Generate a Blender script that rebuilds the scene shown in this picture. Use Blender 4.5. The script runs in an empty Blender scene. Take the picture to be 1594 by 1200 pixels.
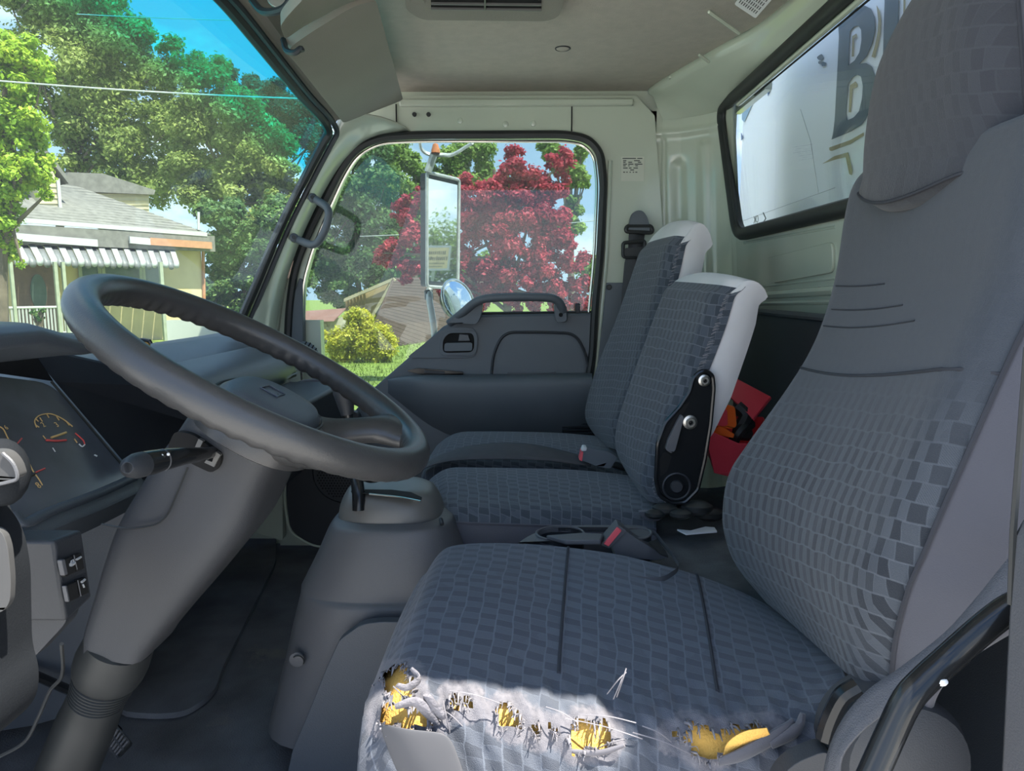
import bpy, bmesh, math, random
import numpy as np
from mathutils import Vector, Matrix
from mathutils.geometry import tessellate_polygon
random.seed(7); RNG = np.random.default_rng(7)
SC = bpy.context.scene; COL = SC.collection
# ---------------------------------------------------------------- camera (1594 x 1200, eye 1.75 m up beside the open driver's door)
F = 1100.0; EYE = 1.75
TH = math.atan(150/1100); PS = math.atan(15/1100*math.cos(TH))
cd = bpy.data.cameras.new('camera'); cam = bpy.data.objects.new('camera', cd); COL.objects.link(cam)
cd.sensor_fit = 'HORIZONTAL'; cd.sensor_width = 36.0; cd.lens = F*36/1594; cd.clip_start = 0.02; cd.clip_end = 800
cam.location = (0, 0, EYE); cam.rotation_euler = (math.pi/2-TH, 0, PS); SC.camera = cam
SC.view_settings.view_transform = 'Standard'; SC.view_settings.look = 'None'
SC.view_settings.gamma = 1.0; SC.view_settings.use_curve_mapping = False
SC.view_settings.exposure = 0.88
# ---------------------------------------------------------------- sky and sun
W = bpy.data.worlds.new('sky'); SC.world = W; W.use_nodes = True
nt = W.node_tree; nt.nodes.clear()
def wn(t, **k):
    n = nt.nodes.new(t)
    for a, b in k.items(): setattr(n, a, b)
    return n
tc = wn('ShaderNodeTexCoord'); sep = wn('ShaderNodeSeparateXYZ'); nt.links.new(tc.outputs['Generated'], sep.inputs[0])
gr = wn('ShaderNodeValToRGB'); nt.links.new(sep.outputs[2], gr.inputs[0])
gr.color_ramp.elements[0].position = 0.0; gr.color_ramp.elements[0].color = (.55, .75, 1.0, 1)
gr.color_ramp.elements[1].position = .75; gr.color_ramp.elements[1].color = (.19, .43, .95, 1)
mp = wn('ShaderNodeMapping'); mp.inputs['Scale'].default_value = (1, 1, 2.2); mp.inputs['Location'].default_value = (.3, .1, .2)
nt.links.new(tc.outputs['Generated'], mp.inputs[0])
no = wn('ShaderNodeTexNoise'); no.inputs['Scale'].default_value = 2.6; no.inputs['Detail'].default_value = 7; no.inputs['Roughness'].default_value = .58
nt.links.new(mp.outputs[0], no.inputs['Vector'])
cr_ = wn('ShaderNodeValToRGB'); nt.links.new(no.outputs['Fac'], cr_.inputs[0])
cr_.color_ramp.elements[0].position = .48; cr_.color_ramp.elements[1].position = .64
mx = wn('ShaderNodeMix', data_type='RGBA'); nt.links.new(cr_.outputs[0], mx.inputs['Factor'])
nt.links.new(gr.outputs[0], mx.inputs['A']); mx.inputs['B'].default_value = (1.25, 1.3, 1.38, 1)
bg = wn('ShaderNodeBackground'); nt.links.new(mx.outputs['Result'], bg.inputs['Color']); bg.inputs['Strength'].default_value = 1.0
wo = wn('ShaderNodeOutputWorld'); nt.links.new(bg.outputs[0], wo.inputs[0])
SUN_TO = Vector((.42, -.30, 1.0)).normalized()
sd = bpy.data.lights.new('sun', 'SUN'); sd.energy = 9.0; sd.angle = math.radians(.6); sd.color = (1, .95, .86)
sun = bpy.data.objects.new('sun', sd); COL.objects.link(sun); sun.rotation_euler = SUN_TO.to_track_quat('Z', 'Y').to_euler(); sun.location = SUN_TO*60
# ---------------------------------------------------------------- measuring: a point seen at (x, y) in the photo, at a known depth
R_ = np.array([math.cos(PS), math.sin(PS), 0]); FW = np.array([-math.sin(PS)*math.cos(TH), math.cos(PS)*math.cos(TH), -math.sin(TH)]); U_ = np.cross(R_, FW)
E0 = np.array([0, 0, EYE])
def ray(x, y): return FW + R_*(x-797)/F + U_*(600-y)/F
def P(x, y, Y): d = ray(x, y); return Vector(E0 + d*(Y/d[1]))
def PX(x, y, X): d = ray(x, y); return Vector(E0 + d*(X/d[0]))
def PZ(x, y, Z): d = ray(x, y); return Vector(E0 + d*((Z-EYE)/d[2]))
def PN(x, y, p0, n):
    d = Vector(ray(x, y)); e = Vector(E0); return e + d*((Vector(p0)-e).dot(n)/d.dot(n))
def pix(p):
    v = np.array(p)-E0; f = v@FW; return (797+F*(v@R_)/f, 600-F*(v@U_)/f)
# ---------------------------------------------------------------- curves
def cr(pts, n=8, closed=False):
    p = [Vector(q) for q in pts]; N = len(p); out = []
    segs = N if closed else N-1
    for i in range(segs):
        a = p[(i-1) % N] if (closed or i > 0) else p[0]*2-p[1]
        b = p[i]; c = p[(i+1) % N]
        d = p[(i+2) % N] if (closed or i+2 < N) else p[-1]*2-p[-2]
        for k in range(n):
            t = k/n
            out.append(.5*((2*b)+(c-a)*t+(2*a-5*b+4*c-d)*t*t+(3*b-a-3*c+d)*t**3))
    if not closed: out.append(p[-1].copy())
    return out
def rp(pts, r, n=5, closed=True):
    p = [Vector(q) for q in pts]; N = len(p); out = []
    rr = r if isinstance(r, (list, tuple)) else [r]*N
    for i in range(N):
        if not closed and i in (0, N-1): out.append(p[i]); continue
        b = p[i]; a = p[i-1]-b; c = p[(i+1) % N]-b
        k = min(rr[i], a.length*.49, c.length*.49)
        if k < 1e-6: out.append(b); continue
        s = b+a.normalized()*k; e = b+c.normalized()*k
        for j in range(n+1):
            t = j/n; out.append(s*(1-t)**2+b*2*t*(1-t)+e*t*t)
    return out
def ss(a, b, x):
    t = max(0., min(1., (x-a)/(b-a))); return t*t*(3-2*t)
def interp(x, xs, ys): return float(np.interp(x, xs, ys))
def lerp(a, b, t): return a+(b-a)*t
# ---------------------------------------------------------------- mesh builder
class MB:
    def __init__(s): s.v = []; s.f = []; s.uv = {}; s.mi = []
    def add(s, vs, fs, uv=None, mi=0):
        o = len(s.v); s.v += [Vector(q) for q in vs]
        s.f += [tuple(i+o for i in q) for q in fs]; s.mi += [mi]*len(fs)
        if uv:
            for i, q in enumerate(uv): s.uv[o+i] = q
        return o
    def grid(s, rows, uv=None, cu=False, cv=False, skip=None, mi=0):
        nu = len(rows); nv = len(rows[0]); fs = []
        for i in range(nu if cu else nu-1):
            for j in range(nv if cv else nv-1):
                if skip and skip(i, j): continue
                a, b = i, (i+1) % nu; c, d = j, (j+1) % nv
                fs.append((a*nv+c, a*nv+d, b*nv+d, b*nv+c))
        s.add([p for r in rows for p in r], fs, [q for r in uv for q in r] if uv else None, mi); return s
    def tube(s, path, r, n=10, caps=True, closed=False, flat=None, up=None):
        p = [Vector(q) for q in path]; N = len(p)
        if N < 2: return s
        rr = list(r) if isinstance(r, (list, tuple)) else [r]*N
        T = []
        for i in range(N):
            a = p[(i-1) % N] if (closed or i > 0) else p[i]; b = p[(i+1) % N] if (closed or i < N-1) else p[i]
            t = (b-a); T.append(t.normalized() if t.length > 1e-9 else Vector((0, 0, 1)))
        u = Vector(up) if up is not None else (Vector((0, 0, 1)) if abs(T[0].z) < .9 else Vector((1, 0, 0)))
        rows = []
        for i in range(N):
            if up is not None: u = Vector(up)
            u = (u-T[i]*u.dot(T[i])); u = u.normalized() if u.length > 1e-6 else T[i].orthogonal().normalized()
            w = T[i].cross(u); fa, fb = flat or (1, 1)
            rows.append([p[i]+u*(rr[i]*fa*math.cos(2*math.pi*k/n))+w*(rr[i]*fb*math.sin(2*math.pi*k/n)) for k in range(n)])
        o = len(s.v); s.grid(rows, cu=closed, cv=True)
        if caps and not closed:
            s.f.append(tuple(o+k for k in range(n))[::-1]); s.f.append(tuple(o+(N-1)*n+k for k in range(n))); s.mi += [0, 0]
        return s
    def prism(s, poly, ext):
        p = [Vector(q) for q in poly]; n = len(p); e = Vector(ext)
        o = s.add(p+[q+e for q in p], [])
        for t in tessellate_polygon([p]):
            s.f.append(tuple(o+i for i in t)); s.f.append(tuple(o+n+i for i in t[::-1])); s.mi += [0, 0]
        for i in range(n):
            j = (i+1) % n; s.f.append((o+i, o+j, o+n+j, o+n+i)); s.mi.append(0)
        return s
    def holed(s, outer, holes, ext):
        loops = [[Vector(q) for q in outer]]+[[Vector(q) for q in h] for h in holes]
        p = [q for l in loops for q in l]; n = len(p); e = Vector(ext); o = s.add(p+[q+e for q in p], [])
        for t in tessellate_polygon(loops):
            s.f.append(tuple(o+i for i in t)); s.f.append(tuple(o+n+i for i in t[::-1])); s.mi += [0, 0]
        b = 0
        for l in loops:
            m = len(l)
            for i in range(m):
                j = (i+1) % m; s.f.append((o+b+i, o+b+j, o+n+b+j, o+n+b+i)); s.mi.append(0)
            b += m
        return s
    def box(s, c, size, rot=None):
        c = Vector(c); h = Vector(size)/2; vs = []
        for x in (-1, 1):
            for y in (-1, 1):
                for z in (-1, 1):
                    q = Vector((x*h.x, y*h.y, z*h.z)); vs.append(c+(rot @ q if rot else q))
        s.add(vs, [(0, 1, 3, 2), (4, 6, 7, 5), (0, 4, 5, 1), (2, 3, 7, 6), (0, 2, 6, 4), (1, 5, 7, 3)]); return s
    def lathe(s, prof, o, ax, n=24):
        o = Vector(o); ax = Vector(ax).normalized(); u = ax.orthogonal().normalized(); w = ax.cross(u)
        rows = [[o+ax*h+(u*math.cos(2*math.pi*k/n)+w*math.sin(2*math.pi*k/n))*max(r, 1e-5) for k in range(n)] for r, h in prof]
        s.grid(rows, cv=True); return s
    def quad(s, a, b, c, d): s.add([a, b, c, d], [(0, 1, 2, 3)]); return s
    def ball(s, c, r, n=12, sq=(1, 1, 1)):
        c = Vector(c); rows = []
        for i in range(n//2+1):
            a = math.pi*i/(n//2)
            rows.append([c+Vector((math.sin(a)*math.cos(2*math.pi*k/n)*r*sq[0], math.sin(a)*math.sin(2*math.pi*k/n)*r*sq[1], math.cos(a)*r*sq[2])) for k in range(n)])
        s.grid(rows, cv=True); return s
def mesh_of(name, mb, mats, ang=40, bev=0, seg=2, sub=0, solid=0, weld=1e-5, fix=True):
    me = bpy.data.meshes.new(name); me.from_pydata([tuple(q) for q in mb.v], [], mb.f); me.validate()
    for m in (mats if isinstance(mats, (list, tuple)) else [mats]): me.materials.append(m)
    if len(me.polygons) == len(mb.mi): me.polygons.foreach_set('material_index', mb.mi)
    if mb.uv:
        l = me.uv_layers.new(name='UVMap'); idx = np.zeros(len(me.loops), dtype=np.int32); me.loops.foreach_get('vertex_index', idx)
        tab = np.zeros((len(mb.v), 2), dtype=np.float32)
        for k, q in mb.uv.items(): tab[k] = q
        l.data.foreach_set('uv', tab[idx].ravel())
    if fix:
        bm = bmesh.new(); bm.from_mesh(me)
        if weld and not mb.uv: bmesh.ops.remove_doubles(bm, verts=bm.verts, dist=weld)
        bmesh.ops.recalc_face_normals(bm, faces=bm.faces); bm.to_mesh(me); bm.free()
    me.polygons.foreach_set('use_smooth', [True]*len(me.polygons))
    me.set_sharp_from_angle(angle=math.radians(ang))
    return me
def obj(name, mb, mats, parent=None, bev=0, seg=2, sub=0, solid=0, ang=40, label=None, kind=None, fix=True):
    me = mesh_of(name, mb, mats, ang=ang, fix=fix) if isinstance(mb, MB) else mb
    o = bpy.data.objects.new(name, me); COL.objects.link(o)
    if parent:
        o.parent = parent; o.matrix_parent_inverse = Matrix.Translation(-wloc(parent))
    if solid: m = o.modifiers.new('solid', 'SOLIDIFY'); m.thickness = solid; m.offset = 0
    if bev: m = o.modifiers.new('bevel', 'BEVEL'); m.width = bev; m.segments = seg; m.limit_method = 'ANGLE'; m.angle_limit = math.radians(35)
    if sub: m = o.modifiers.new('sub', 'SUBSURF'); m.levels = m.render_levels = sub
    if label: o['label'] = label
    if kind: o['kind'] = kind
    return o
def wloc(p):
    v = Vector(p.location)
    return v
def thing(name, label, cat, loc, group=None):
    o = bpy.data.objects.new(name, None); COL.objects.link(o); o.location = loc; o.empty_display_size = .05
    o['label'] = label; o['category'] = cat
    if group: o['group'] = group
    return o
def tag(o, label, cat, group=None):
    o['label'] = label; o['category'] = cat
    if group: o['group'] = group
    return o
def st(name, mb, mats, parent=None, **k):
    o = obj(name, mb, mats, parent, **k)
    if not parent: o['kind'] = 'structure'
    return o
def sthing(name, loc):
    o = bpy.data.objects.new(name, None); COL.objects.link(o); o.location = loc; o.empty_display_size = .05; o['kind'] = 'structure'; return o
# ---------------------------------------------------------------- materials
def newmat(name):
    m = bpy.data.materials.new(name); m.use_nodes = True; n = m.node_tree; n.nodes.clear()
    out = n.nodes.new('ShaderNodeOutputMaterial'); b = n.nodes.new('ShaderNodeBsdfPrincipled'); n.links.new(b.outputs[0], out.inputs[0])
    return m, n, b, out
def c4(c): return (c[0], c[1], c[2], 1)
def mat(name, col, rough=.5, metal=0, var=.12, vs=6, bump=0, bs=200, coat=0, spec=.5, sheen=0, dirt=None):
    m, n, b, out = newmat(name); N = n.nodes; L = n.links
    co = N.new('ShaderNodeTexCoord'); nz = N.new('ShaderNodeTexNoise'); nz.inputs['Scale'].default_value = vs; nz.inputs['Detail'].default_value = 4
    L.new(co.outputs['Object'], nz.inputs['Vector'])
    r = N.new('ShaderNodeValToRGB'); L.new(nz.outputs['Fac'], r.inputs[0])
    r.color_ramp.elements[0].position = .3; r.color_ramp.elements[1].position = .7
    r.color_ramp.elements[0].color = c4([x*(1-var) for x in col]); r.color_ramp.elements[1].color = c4([min(1, x*(1+var)) for x in col])
    src = r.outputs[0]
    if dirt:
        n2 = N.new('ShaderNodeTexNoise'); n2.inputs['Scale'].default_value = dirt[1]; n2.inputs['Detail'].default_value = 8; n2.inputs['Roughness'].default_value = .7
        L.new(co.outputs['Object'], n2.inputs['Vector'])
        r2 = N.new('ShaderNodeValToRGB'); L.new(n2.outputs['Fac'], r2.inputs[0]); r2.color_ramp.elements[0].position = dirt[2]; r2.color_ramp.elements[1].position = dirt[2]+.08
        x = N.new('ShaderNodeMix'); x.data_type = 'RGBA'; L.new(r2.outputs[0], x.inputs['Factor']); L.new(src, x.inputs['A']); x.inputs['B'].default_value = c4(dirt[0]); src = x.outputs['Result']
    L.new(src, b.inputs['Base Color'])
    b.inputs['Roughness'].default_value = rough; b.inputs['Metallic'].default_value = metal
    b.inputs['Specular IOR Level'].default_value = spec
    if coat: b.inputs['Coat Weight'].default_value = coat; b.inputs['Coat Roughness'].default_value = .08
    if sheen: b.inputs['Sheen Weight'].default_value = sheen; b.inputs['Sheen Roughness'].default_value = .5
    if bump:
        nb = N.new('ShaderNodeTexNoise'); nb.inputs['Scale'].default_value = bs; nb.inputs['Detail'].default_value = 3; L.new(co.outputs['Object'], nb.inputs['Vector'])
        bp = N.new('ShaderNodeBump'); bp.inputs['Strength'].default_value = bump; bp.inputs['Distance'].default_value = .002
        L.new(nb.outputs['Fac'], bp.inputs['Height']); L.new(bp.outputs[0], b.inputs['Normal'])
    return m
def glassmat(name, tint, band=None, refl=1.0, haze=0):
    m, n, b, out = newmat(name); N = n.nodes; L = n.links; N.remove(b)
    t = N.new('ShaderNodeBsdfTransparent'); t.inputs[0].default_value = c4(tint)
    if band:
        uv = N.new('ShaderNodeTexCoord'); s = N.new('ShaderNodeSeparateXYZ'); L.new(uv.outputs['UV'], s.inputs[0])
        r = N.new('ShaderNodeValToRGB'); L.new(s.outputs[1], r.inputs[0])
        r.color_ramp.elements[0].position = band[1]; r.color_ramp.elements[0].color = c4(tint)
        r.color_ramp.elements[1].position = band[2]; r.color_ramp.elements[1].color = c4(band[0]); L.new(r.outputs[0], t.inputs[0])
    g = N.new('ShaderNodeBsdfGlossy'); g.inputs['Roughness'].default_value = 0.0; g.inputs[0].default_value = (refl, refl, refl, 1)
    lw = N.new('ShaderNodeLayerWeight'); pw = N.new('ShaderNodeMath'); pw.operation = 'POWER'; pw.inputs[1].default_value = 5; L.new(lw.outputs['Facing'], pw.inputs[0])
    fr = N.new('ShaderNodeMath'); fr.operation = 'MULTIPLY_ADD'; fr.inputs[1].default_value = .90; fr.inputs[2].default_value = .032; L.new(pw.outputs[0], fr.inputs[0])
    mx = N.new('ShaderNodeMixShader'); L.new(fr.outputs[0], mx.inputs[0]); L.new(t.outputs[0], mx.inputs[1]); L.new(g.outputs[0], mx.inputs[2])
    if haze:  # even translucent mix, hazes the whole pane
        tr = N.new('ShaderNodeBsdfTranslucent'); tr.inputs[0].default_value = (.9, .88, .84, 1); m2 = N.new('ShaderNodeMixShader'); m2.inputs[0].default_value = haze; L.new(mx.outputs[0], m2.inputs[1]); L.new(tr.outputs[0], m2.inputs[2]); mx = m2
    L.new(mx.outputs[0], out.inputs[0])
    return m
def fabricmat(name, dark, mid, line, sx=.021, sy=.0140, fade=.45, band=None):
    """woven checks: columns of dark and mid blocks, each column shifted half a block, pale threads between"""
    m, n, b, out = newmat(name); N = n.nodes; L = n.links
    uv = N.new('ShaderNodeTexCoord'); wob = N.new('ShaderNodeTexNoise'); wob.inputs['Scale'].default_value = 14; L.new(uv.outputs['UV'], wob.inputs['Vector'])
    mw = N.new('ShaderNodeMix'); mw.data_type = 'RGBA'; mw.blend_type = 'ADD'; mw.clamp_result = False; mw.inputs['Factor'].default_value = .012
    L.new(uv.outputs['UV'], mw.inputs['A']); L.new(wob.outputs['Color'], mw.inputs['B']); sp_ = N.new('ShaderNodeSeparateXYZ'); L.new(mw.outputs['Result'], sp_.inputs[0])
    def mt(op, a, b_=None, c=None):
        k = N.new('ShaderNodeMath'); k.operation = op
        for i, v in enumerate((a, b_, c)):
            if v is None: continue
            if isinstance(v, (int, float)): k.inputs[i].default_value = v
            else: L.new(v, k.inputs[i])
        return k.outputs[0]
    def mixc(f, a, c, blend='MIX'):
        x = N.new('ShaderNodeMix'); x.data_type = 'RGBA'; x.blend_type = blend
        for s, v in (('Factor', f), ('A', a), ('B', c)):
            if isinstance(v, (int, float)): x.inputs[s].default_value = v
            elif isinstance(v, (tuple, list)): x.inputs[s].default_value = c4(v)
            else: L.new(v, x.inputs[s])
        return x.outputs['Result']
    a = mt('DIVIDE', sp_.outputs[0], sx); ia = mt('FLOOR', a); fa = mt('FRACT', a); par = mt('FLOORED_MODULO', ia, 2)
    bb = mt('ADD', mt('DIVIDE', sp_.outputs[1], sy), mt('MULTIPLY', par, 1.0)); bb = mt('ADD', bb, mt('MULTIPLY', fa, .25)); ib = mt('FLOOR', bb); fb = mt('FRACT', bb); chk = mt('FLOORED_MODULO', ib, 2)
    la = mt('GREATER_THAN', mt('ABSOLUTE', mt('SUBTRACT', fa, .5)), .455); lb = mt('GREATER_THAN', mt('ABSOLUTE', mt('SUBTRACT', fb, .5)), .46); ln = mt('MAXIMUM', la, mt('MULTIPLY', lb, .6))
    hs_ = N.new('ShaderNodeTexWhiteNoise'); cb = N.new('ShaderNodeCombineXYZ'); L.new(ia, cb.inputs[0]); L.new(ib, cb.inputs[1]); L.new(cb.outputs[0], hs_.inputs['Vector'])
    base = mixc(chk, dark, mid); base = mixc(mt('MULTIPLY', hs_.outputs['Value'], .55), base, [x*.78 for x in mid])
    # diagonal hatching of some blocks
    hz = mt('GREATER_THAN', mt('FRACT', mt('MULTIPLY', mt('ADD', sp_.outputs[0], sp_.outputs[1]), 480)), .5)
    nz = N.new('ShaderNodeTexNoise'); nz.inputs['Scale'].default_value = 6; nz.inputs['Detail'].default_value = 3; L.new(uv.outputs['UV'], nz.inputs['Vector'])
    hm_ = mt('MULTIPLY', mt('MULTIPLY', hz, chk), mt('GREATER_THAN', nz.outputs['Fac'], .5)); base = mixc(mt('MULTIPLY', hm_, .45), base, line)
    base = mixc(mt('MULTIPLY', ln, .62), base, line)
    rr = N.new('ShaderNodeMapRange'); rr.inputs['From Min'].default_value = .38; rr.inputs['From Max'].default_value = .66; L.new(nz.outputs['Fac'], rr.inputs['Value'])
    fd = mt('MULTIPLY', rr.outputs[0], fade)
    if band:   # sat-on zone where the pile is worn smooth
        h = N.new('ShaderNodeMapRange'); h.interpolation_type = 'SMOOTHSTEP'; h.inputs['From Min'].default_value = band[0]; h.inputs['From Max'].default_value = band[1]; L.new(sp_.outputs[0], h.inputs['Value'])
        e = N.new('ShaderNodeMapRange'); e.interpolation_type = 'SMOOTHSTEP'; e.inputs['From Min'].default_value = band[2]; e.inputs['From Max'].default_value = band[2]-.05; L.new(mt('ABSOLUTE', sp_.outputs[1]), e.inputs['Value'])
        fd = mt('MAXIMUM', fd, mt('MULTIPLY', mt('MULTIPLY', h.outputs[0], e.outputs[0]), band[3]))
    col = mixc(fd, base, [lerp(x, y, .62) for x, y in zip(dark, mid)])
    # threadbare zone round the tears, from the cloth's own wear attribute
    at = N.new('ShaderNodeAttribute'); at.attribute_name = 'bare'; nb = N.new('ShaderNodeTexNoise'); nb.inputs['Scale'].default_value = 160; nb.inputs['Detail'].default_value = 4; L.new(uv.outputs['UV'], nb.inputs['Vector'])
    br = N.new('ShaderNodeMapRange'); br.inputs['From Min'].default_value = .42; br.inputs['From Max'].default_value = .62; L.new(mt('ADD', mt('MULTIPLY', at.outputs['Fac'], .8), mt('MULTIPLY', nb.outputs['Fac'], .45)), br.inputs['Value'])
    tc_ = mixc(nb.outputs['Fac'], (.08, .08, .095), (.235, .222, .235)); col = mixc(mt('MULTIPLY', br.outputs[0], .85), col, tc_)
    L.new(col, b.inputs['Base Color']); b.inputs['Roughness'].default_value = .95; b.inputs['Specular IOR Level'].default_value = .12
    b.inputs['Sheen Weight'].default_value = .18; b.inputs['Sheen Roughness'].default_value = .5
    n3 = N.new('ShaderNodeTexNoise'); n3.inputs['Scale'].default_value = 900; L.new(uv.outputs['UV'], n3.inputs['Vector'])
    bp = N.new('ShaderNodeBump'); bp.inputs['Strength'].default_value = .6; bp.inputs['Distance'].default_value = .0015
    L.new(mt('ADD', mt('MULTIPLY', ln, -.8), n3.outputs['Fac']), bp.inputs['Height']); L.new(bp.outputs[0], b.inputs['Normal'])
    return m
def leafmat(name, c1, c2, c3):
    m, n, b, out = newmat(name); N = n.nodes; L = n.links
    at = N.new('ShaderNodeAttribute'); at.attribute_name = 'tone'; r = N.new('ShaderNodeValToRGB'); L.new(at.outputs['Fac'], r.inputs[0])
    r.color_ramp.elements[0].color = c4(c1); r.color_ramp.elements[1].color = c4(c3); e = r.color_ramp.elements.new(.5); e.color = c4(c2)
    L.new(r.outputs[0], b.inputs['Base Color']); b.inputs['Roughness'].default_value = .55; b.inputs['Specular IOR Level'].default_value = .3
    t = N.new('ShaderNodeBsdfTranslucent'); L.new(r.outputs[0], t.inputs[0]); mx = N.new('ShaderNodeMixShader'); mx.inputs[0].default_value = .45
    L.new(b.outputs[0], mx.inputs[1]); L.new(t.outputs[0], mx.inputs[2]); L.new(mx.outputs[0], out.inputs[0]); return m
M = {}
M['paint'] = mat('pale green grey body paint', (.50, .545, .44), .22, var=.05, vs=3, coat=.6, dirt=((.42, .38, .28), 5, .70))
M['liner'] = mat('grey beige headliner cloth', (.46, .42, .355), .95, var=.05, vs=40, bump=.5, bs=500)
M['visor'] = mat('grey beige visor vinyl', (.25, .23, .195), .7, var=.05, bump=.3, bs=300)
M['dash'] = mat('slate grey dashboard plastic', (.058, .068, .082), .42, var=.08, bump=.25, bs=700)
M['dark'] = mat('dark grey plastic', (.026, .029, .034), .5, var=.1, bump=.2, bs=600)
M['door'] = mat('blue grey door plastic', (.10, .115, .13), .5, var=.06, bump=.25, bs=800)
M['mid'] = mat('mid grey plastic', (.088, .090, .097), .48, var=.06, bump=.2, bs=800)
M['warm'] = mat('warm grey plastic', (.115, .115, .110), .38, var=.08)
M['wheel'] = mat('worn dark grey wheel rubber', (.042, .042, .042), .33, var=.12, vs=9, bump=.12, bs=500)
M['shroud'] = mat('grey column plastic', (.046, .048, .052), .55, var=.06, bump=.2, bs=800, spec=.35)
M['post'] = mat('dull dark grey plastic', (.016, .018, .021), .75, var=.1, bump=.2, bs=600, spec=.06)
M['postl'] = mat('dull grey plate', (.06, .06, .06), .6, var=.1, spec=.3)
M['rubber'] = mat('black rubber', (.02, .022, .022), .5, var=.1)
M['black'] = mat('black enamel', (.012, .013, .014), .16, var=.1, spec=.4)
M['hole'] = mat('unlit black', (.004, .004, .004), .9, var=.05)
M['steel'] = mat('zinc plated steel', (.55, .54, .50), .3, metal=1, var=.1, vs=40)
M['galv'] = mat('weathered galvanised pipe', (.50, .51, .50), .5, metal=.4, var=.15, vs=60)
M['chrome'] = mat('bright trim metal', (.65, .62, .55), .2, metal=1, var=.05)
M['mat'] = mat('black carpet mat', (.115, .117, .124), .95, var=.35, vs=7, bump=.8, bs=300, dirt=((.16, .15, .135), 4, .60))
M['side'] = mat('smooth grey seat cloth', (.072, .073, .088), .85, var=.05, vs=8, bump=.2, bs=900, sheen=.2)
M['sidel'] = mat('light grey seat cloth', (.58, .57, .57), .85, var=.07, vs=8, bump=.2, bs=900, sheen=.2, dirt=((.34, .32, .30), 9, .66))
M['web'] = mat('grey seatbelt webbing', (.085, .088, .098), .8, var=.06, vs=60, bump=.5, bs=900)
M['webd'] = mat('dark seatbelt webbing', (.055, .055, .06), .7, var=.06, vs=60, bump=.5, bs=900)
M['fab'] = fabricmat('checkered seat cloth', (.060, .067, .083), (.093, .104, .128), (.155, .172, .205))
M['fabb'] = fabricmat('checkered backrest cloth', (.026, .030, .037), (.078, .088, .102), (.125, .14, .16), band=(.17, .36, 1.0, .95))
M['fabh'] = fabricmat('worn headrest cloth', (.048, .051, .059), (.058, .062, .071), (.066, .071, .080), fade=.9)
M['fab2'] = fabricmat('checkered bench cloth', (.046, .055, .068), (.075, .087, .106), (.15, .165, .19), .021, .0145, .3)
M['skirt'] = mat('grey vinyl skirt', (.085, .085, .092), .7, var=.1, vs=10)
M['bare'] = mat('threadbare torn cloth', (.19, .18, .195), .95, var=.35, vs=60, bump=1, bs=220)
M['seam'] = mat('dark seam thread', (.035, .037, .045), .9)
M['foam'] = mat('orange yellow foam', (.80, .45, .10), .95, var=.18, vs=25, bump=.8, bs=400)
M['fray'] = mat('frayed cloth threads', (.20, .19, .205), .95, var=.15, vs=30)
M['red'] = mat('red plastic', (.85, .07, .10), .35, var=.06)
M['redb'] = mat('red button plastic', (.75, .10, .12), .4, var=.04)
M['orange'] = mat('orange reflector plastic', (.95, .16, .02), .3, var=.05)
M['white'] = mat('white print', (.80, .80, .78), .6, var=.03)
M['dim'] = mat('dim switch print', (.32, .33, .34), .6, var=.03)
M['label'] = mat('pale label film', (.58, .60, .50), .5, var=.02)
M['ink'] = mat('dark ink', (.05, .055, .05), .6)
M['amber'] = mat('amber gauge print', (.75, .50, .20), .6)
M['glow'] = mat('red gauge needle', (.75, .10, .09), .5)
M['glass'] = glassmat('green tinted side window glass', (.66, .73, .70), haze=.02)
M['rglass'] = glassmat('clear rear window glass', (.95, .97, .97), haze=.01)
M['wind'] = glassmat('windshield glass with blue shade band', (.64, .72, .66), ((.0, .50, .54), .76, .83), haze=.035)
M['mirror'] = mat('mirror silver', (.9, .92, .93), .02, metal=1, var=0)
# ================================================================ CAB SHELL (structure)
V = Vector
ZC = 2.36                                   # headliner height
def wallx(z): return .62-.07*(z-1.89)       # rear wall leans a little
# --- headliner
CEp = [(985, 153), (1003, 146), (1022, 129), (1130, 66), (1250, 0)]
CE = [PZ(x, y, ZC) for x, y in CEp]; CE = cr(CE, 5); last = CE[-1]
CE += [V((.60, .9, ZC)), V((.60, .40, ZC))]
farL = PZ(600, 153, ZC)
mb = MB(); ceil_poly = [V((-.62, .40, ZC)), V((-.62, farL.y, ZC)), V((farL.x, farL.y+.01, ZC))]+[q.copy() for q in CE]
mb.prism(ceil_poly, (0, 0, .05)); ceiling = st('ceiling', mb, M['liner'])
mb = MB(); mb.box((-.02, 1.36, 2.43), (1.36, 1.98, .02)); mb.box((-.02, .385, 2.375), (1.36, .03, .12)); st('trim_1', mb, M['paint'], bev=.01)   # outer roof skin and driver side roof rail
# headliner button
b = PZ(876, 75, ZC); mb = MB(); mb.lathe([(0, -.004), (.012, -.004), (.0165, -.002), (.0175, 0)], b, (0, 0, 1), 20); mb2 = MB(); mb2.tube([b+V((.0185*math.cos(a), .0185*math.sin(a), -.001)) for a in np.linspace(0, 2*math.pi, 25)[:-1]], .0018, 6, closed=True)
o = obj('button', mb, M['liner'], ceiling); obj('button_rim', mb2, M['dark'], o)
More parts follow.
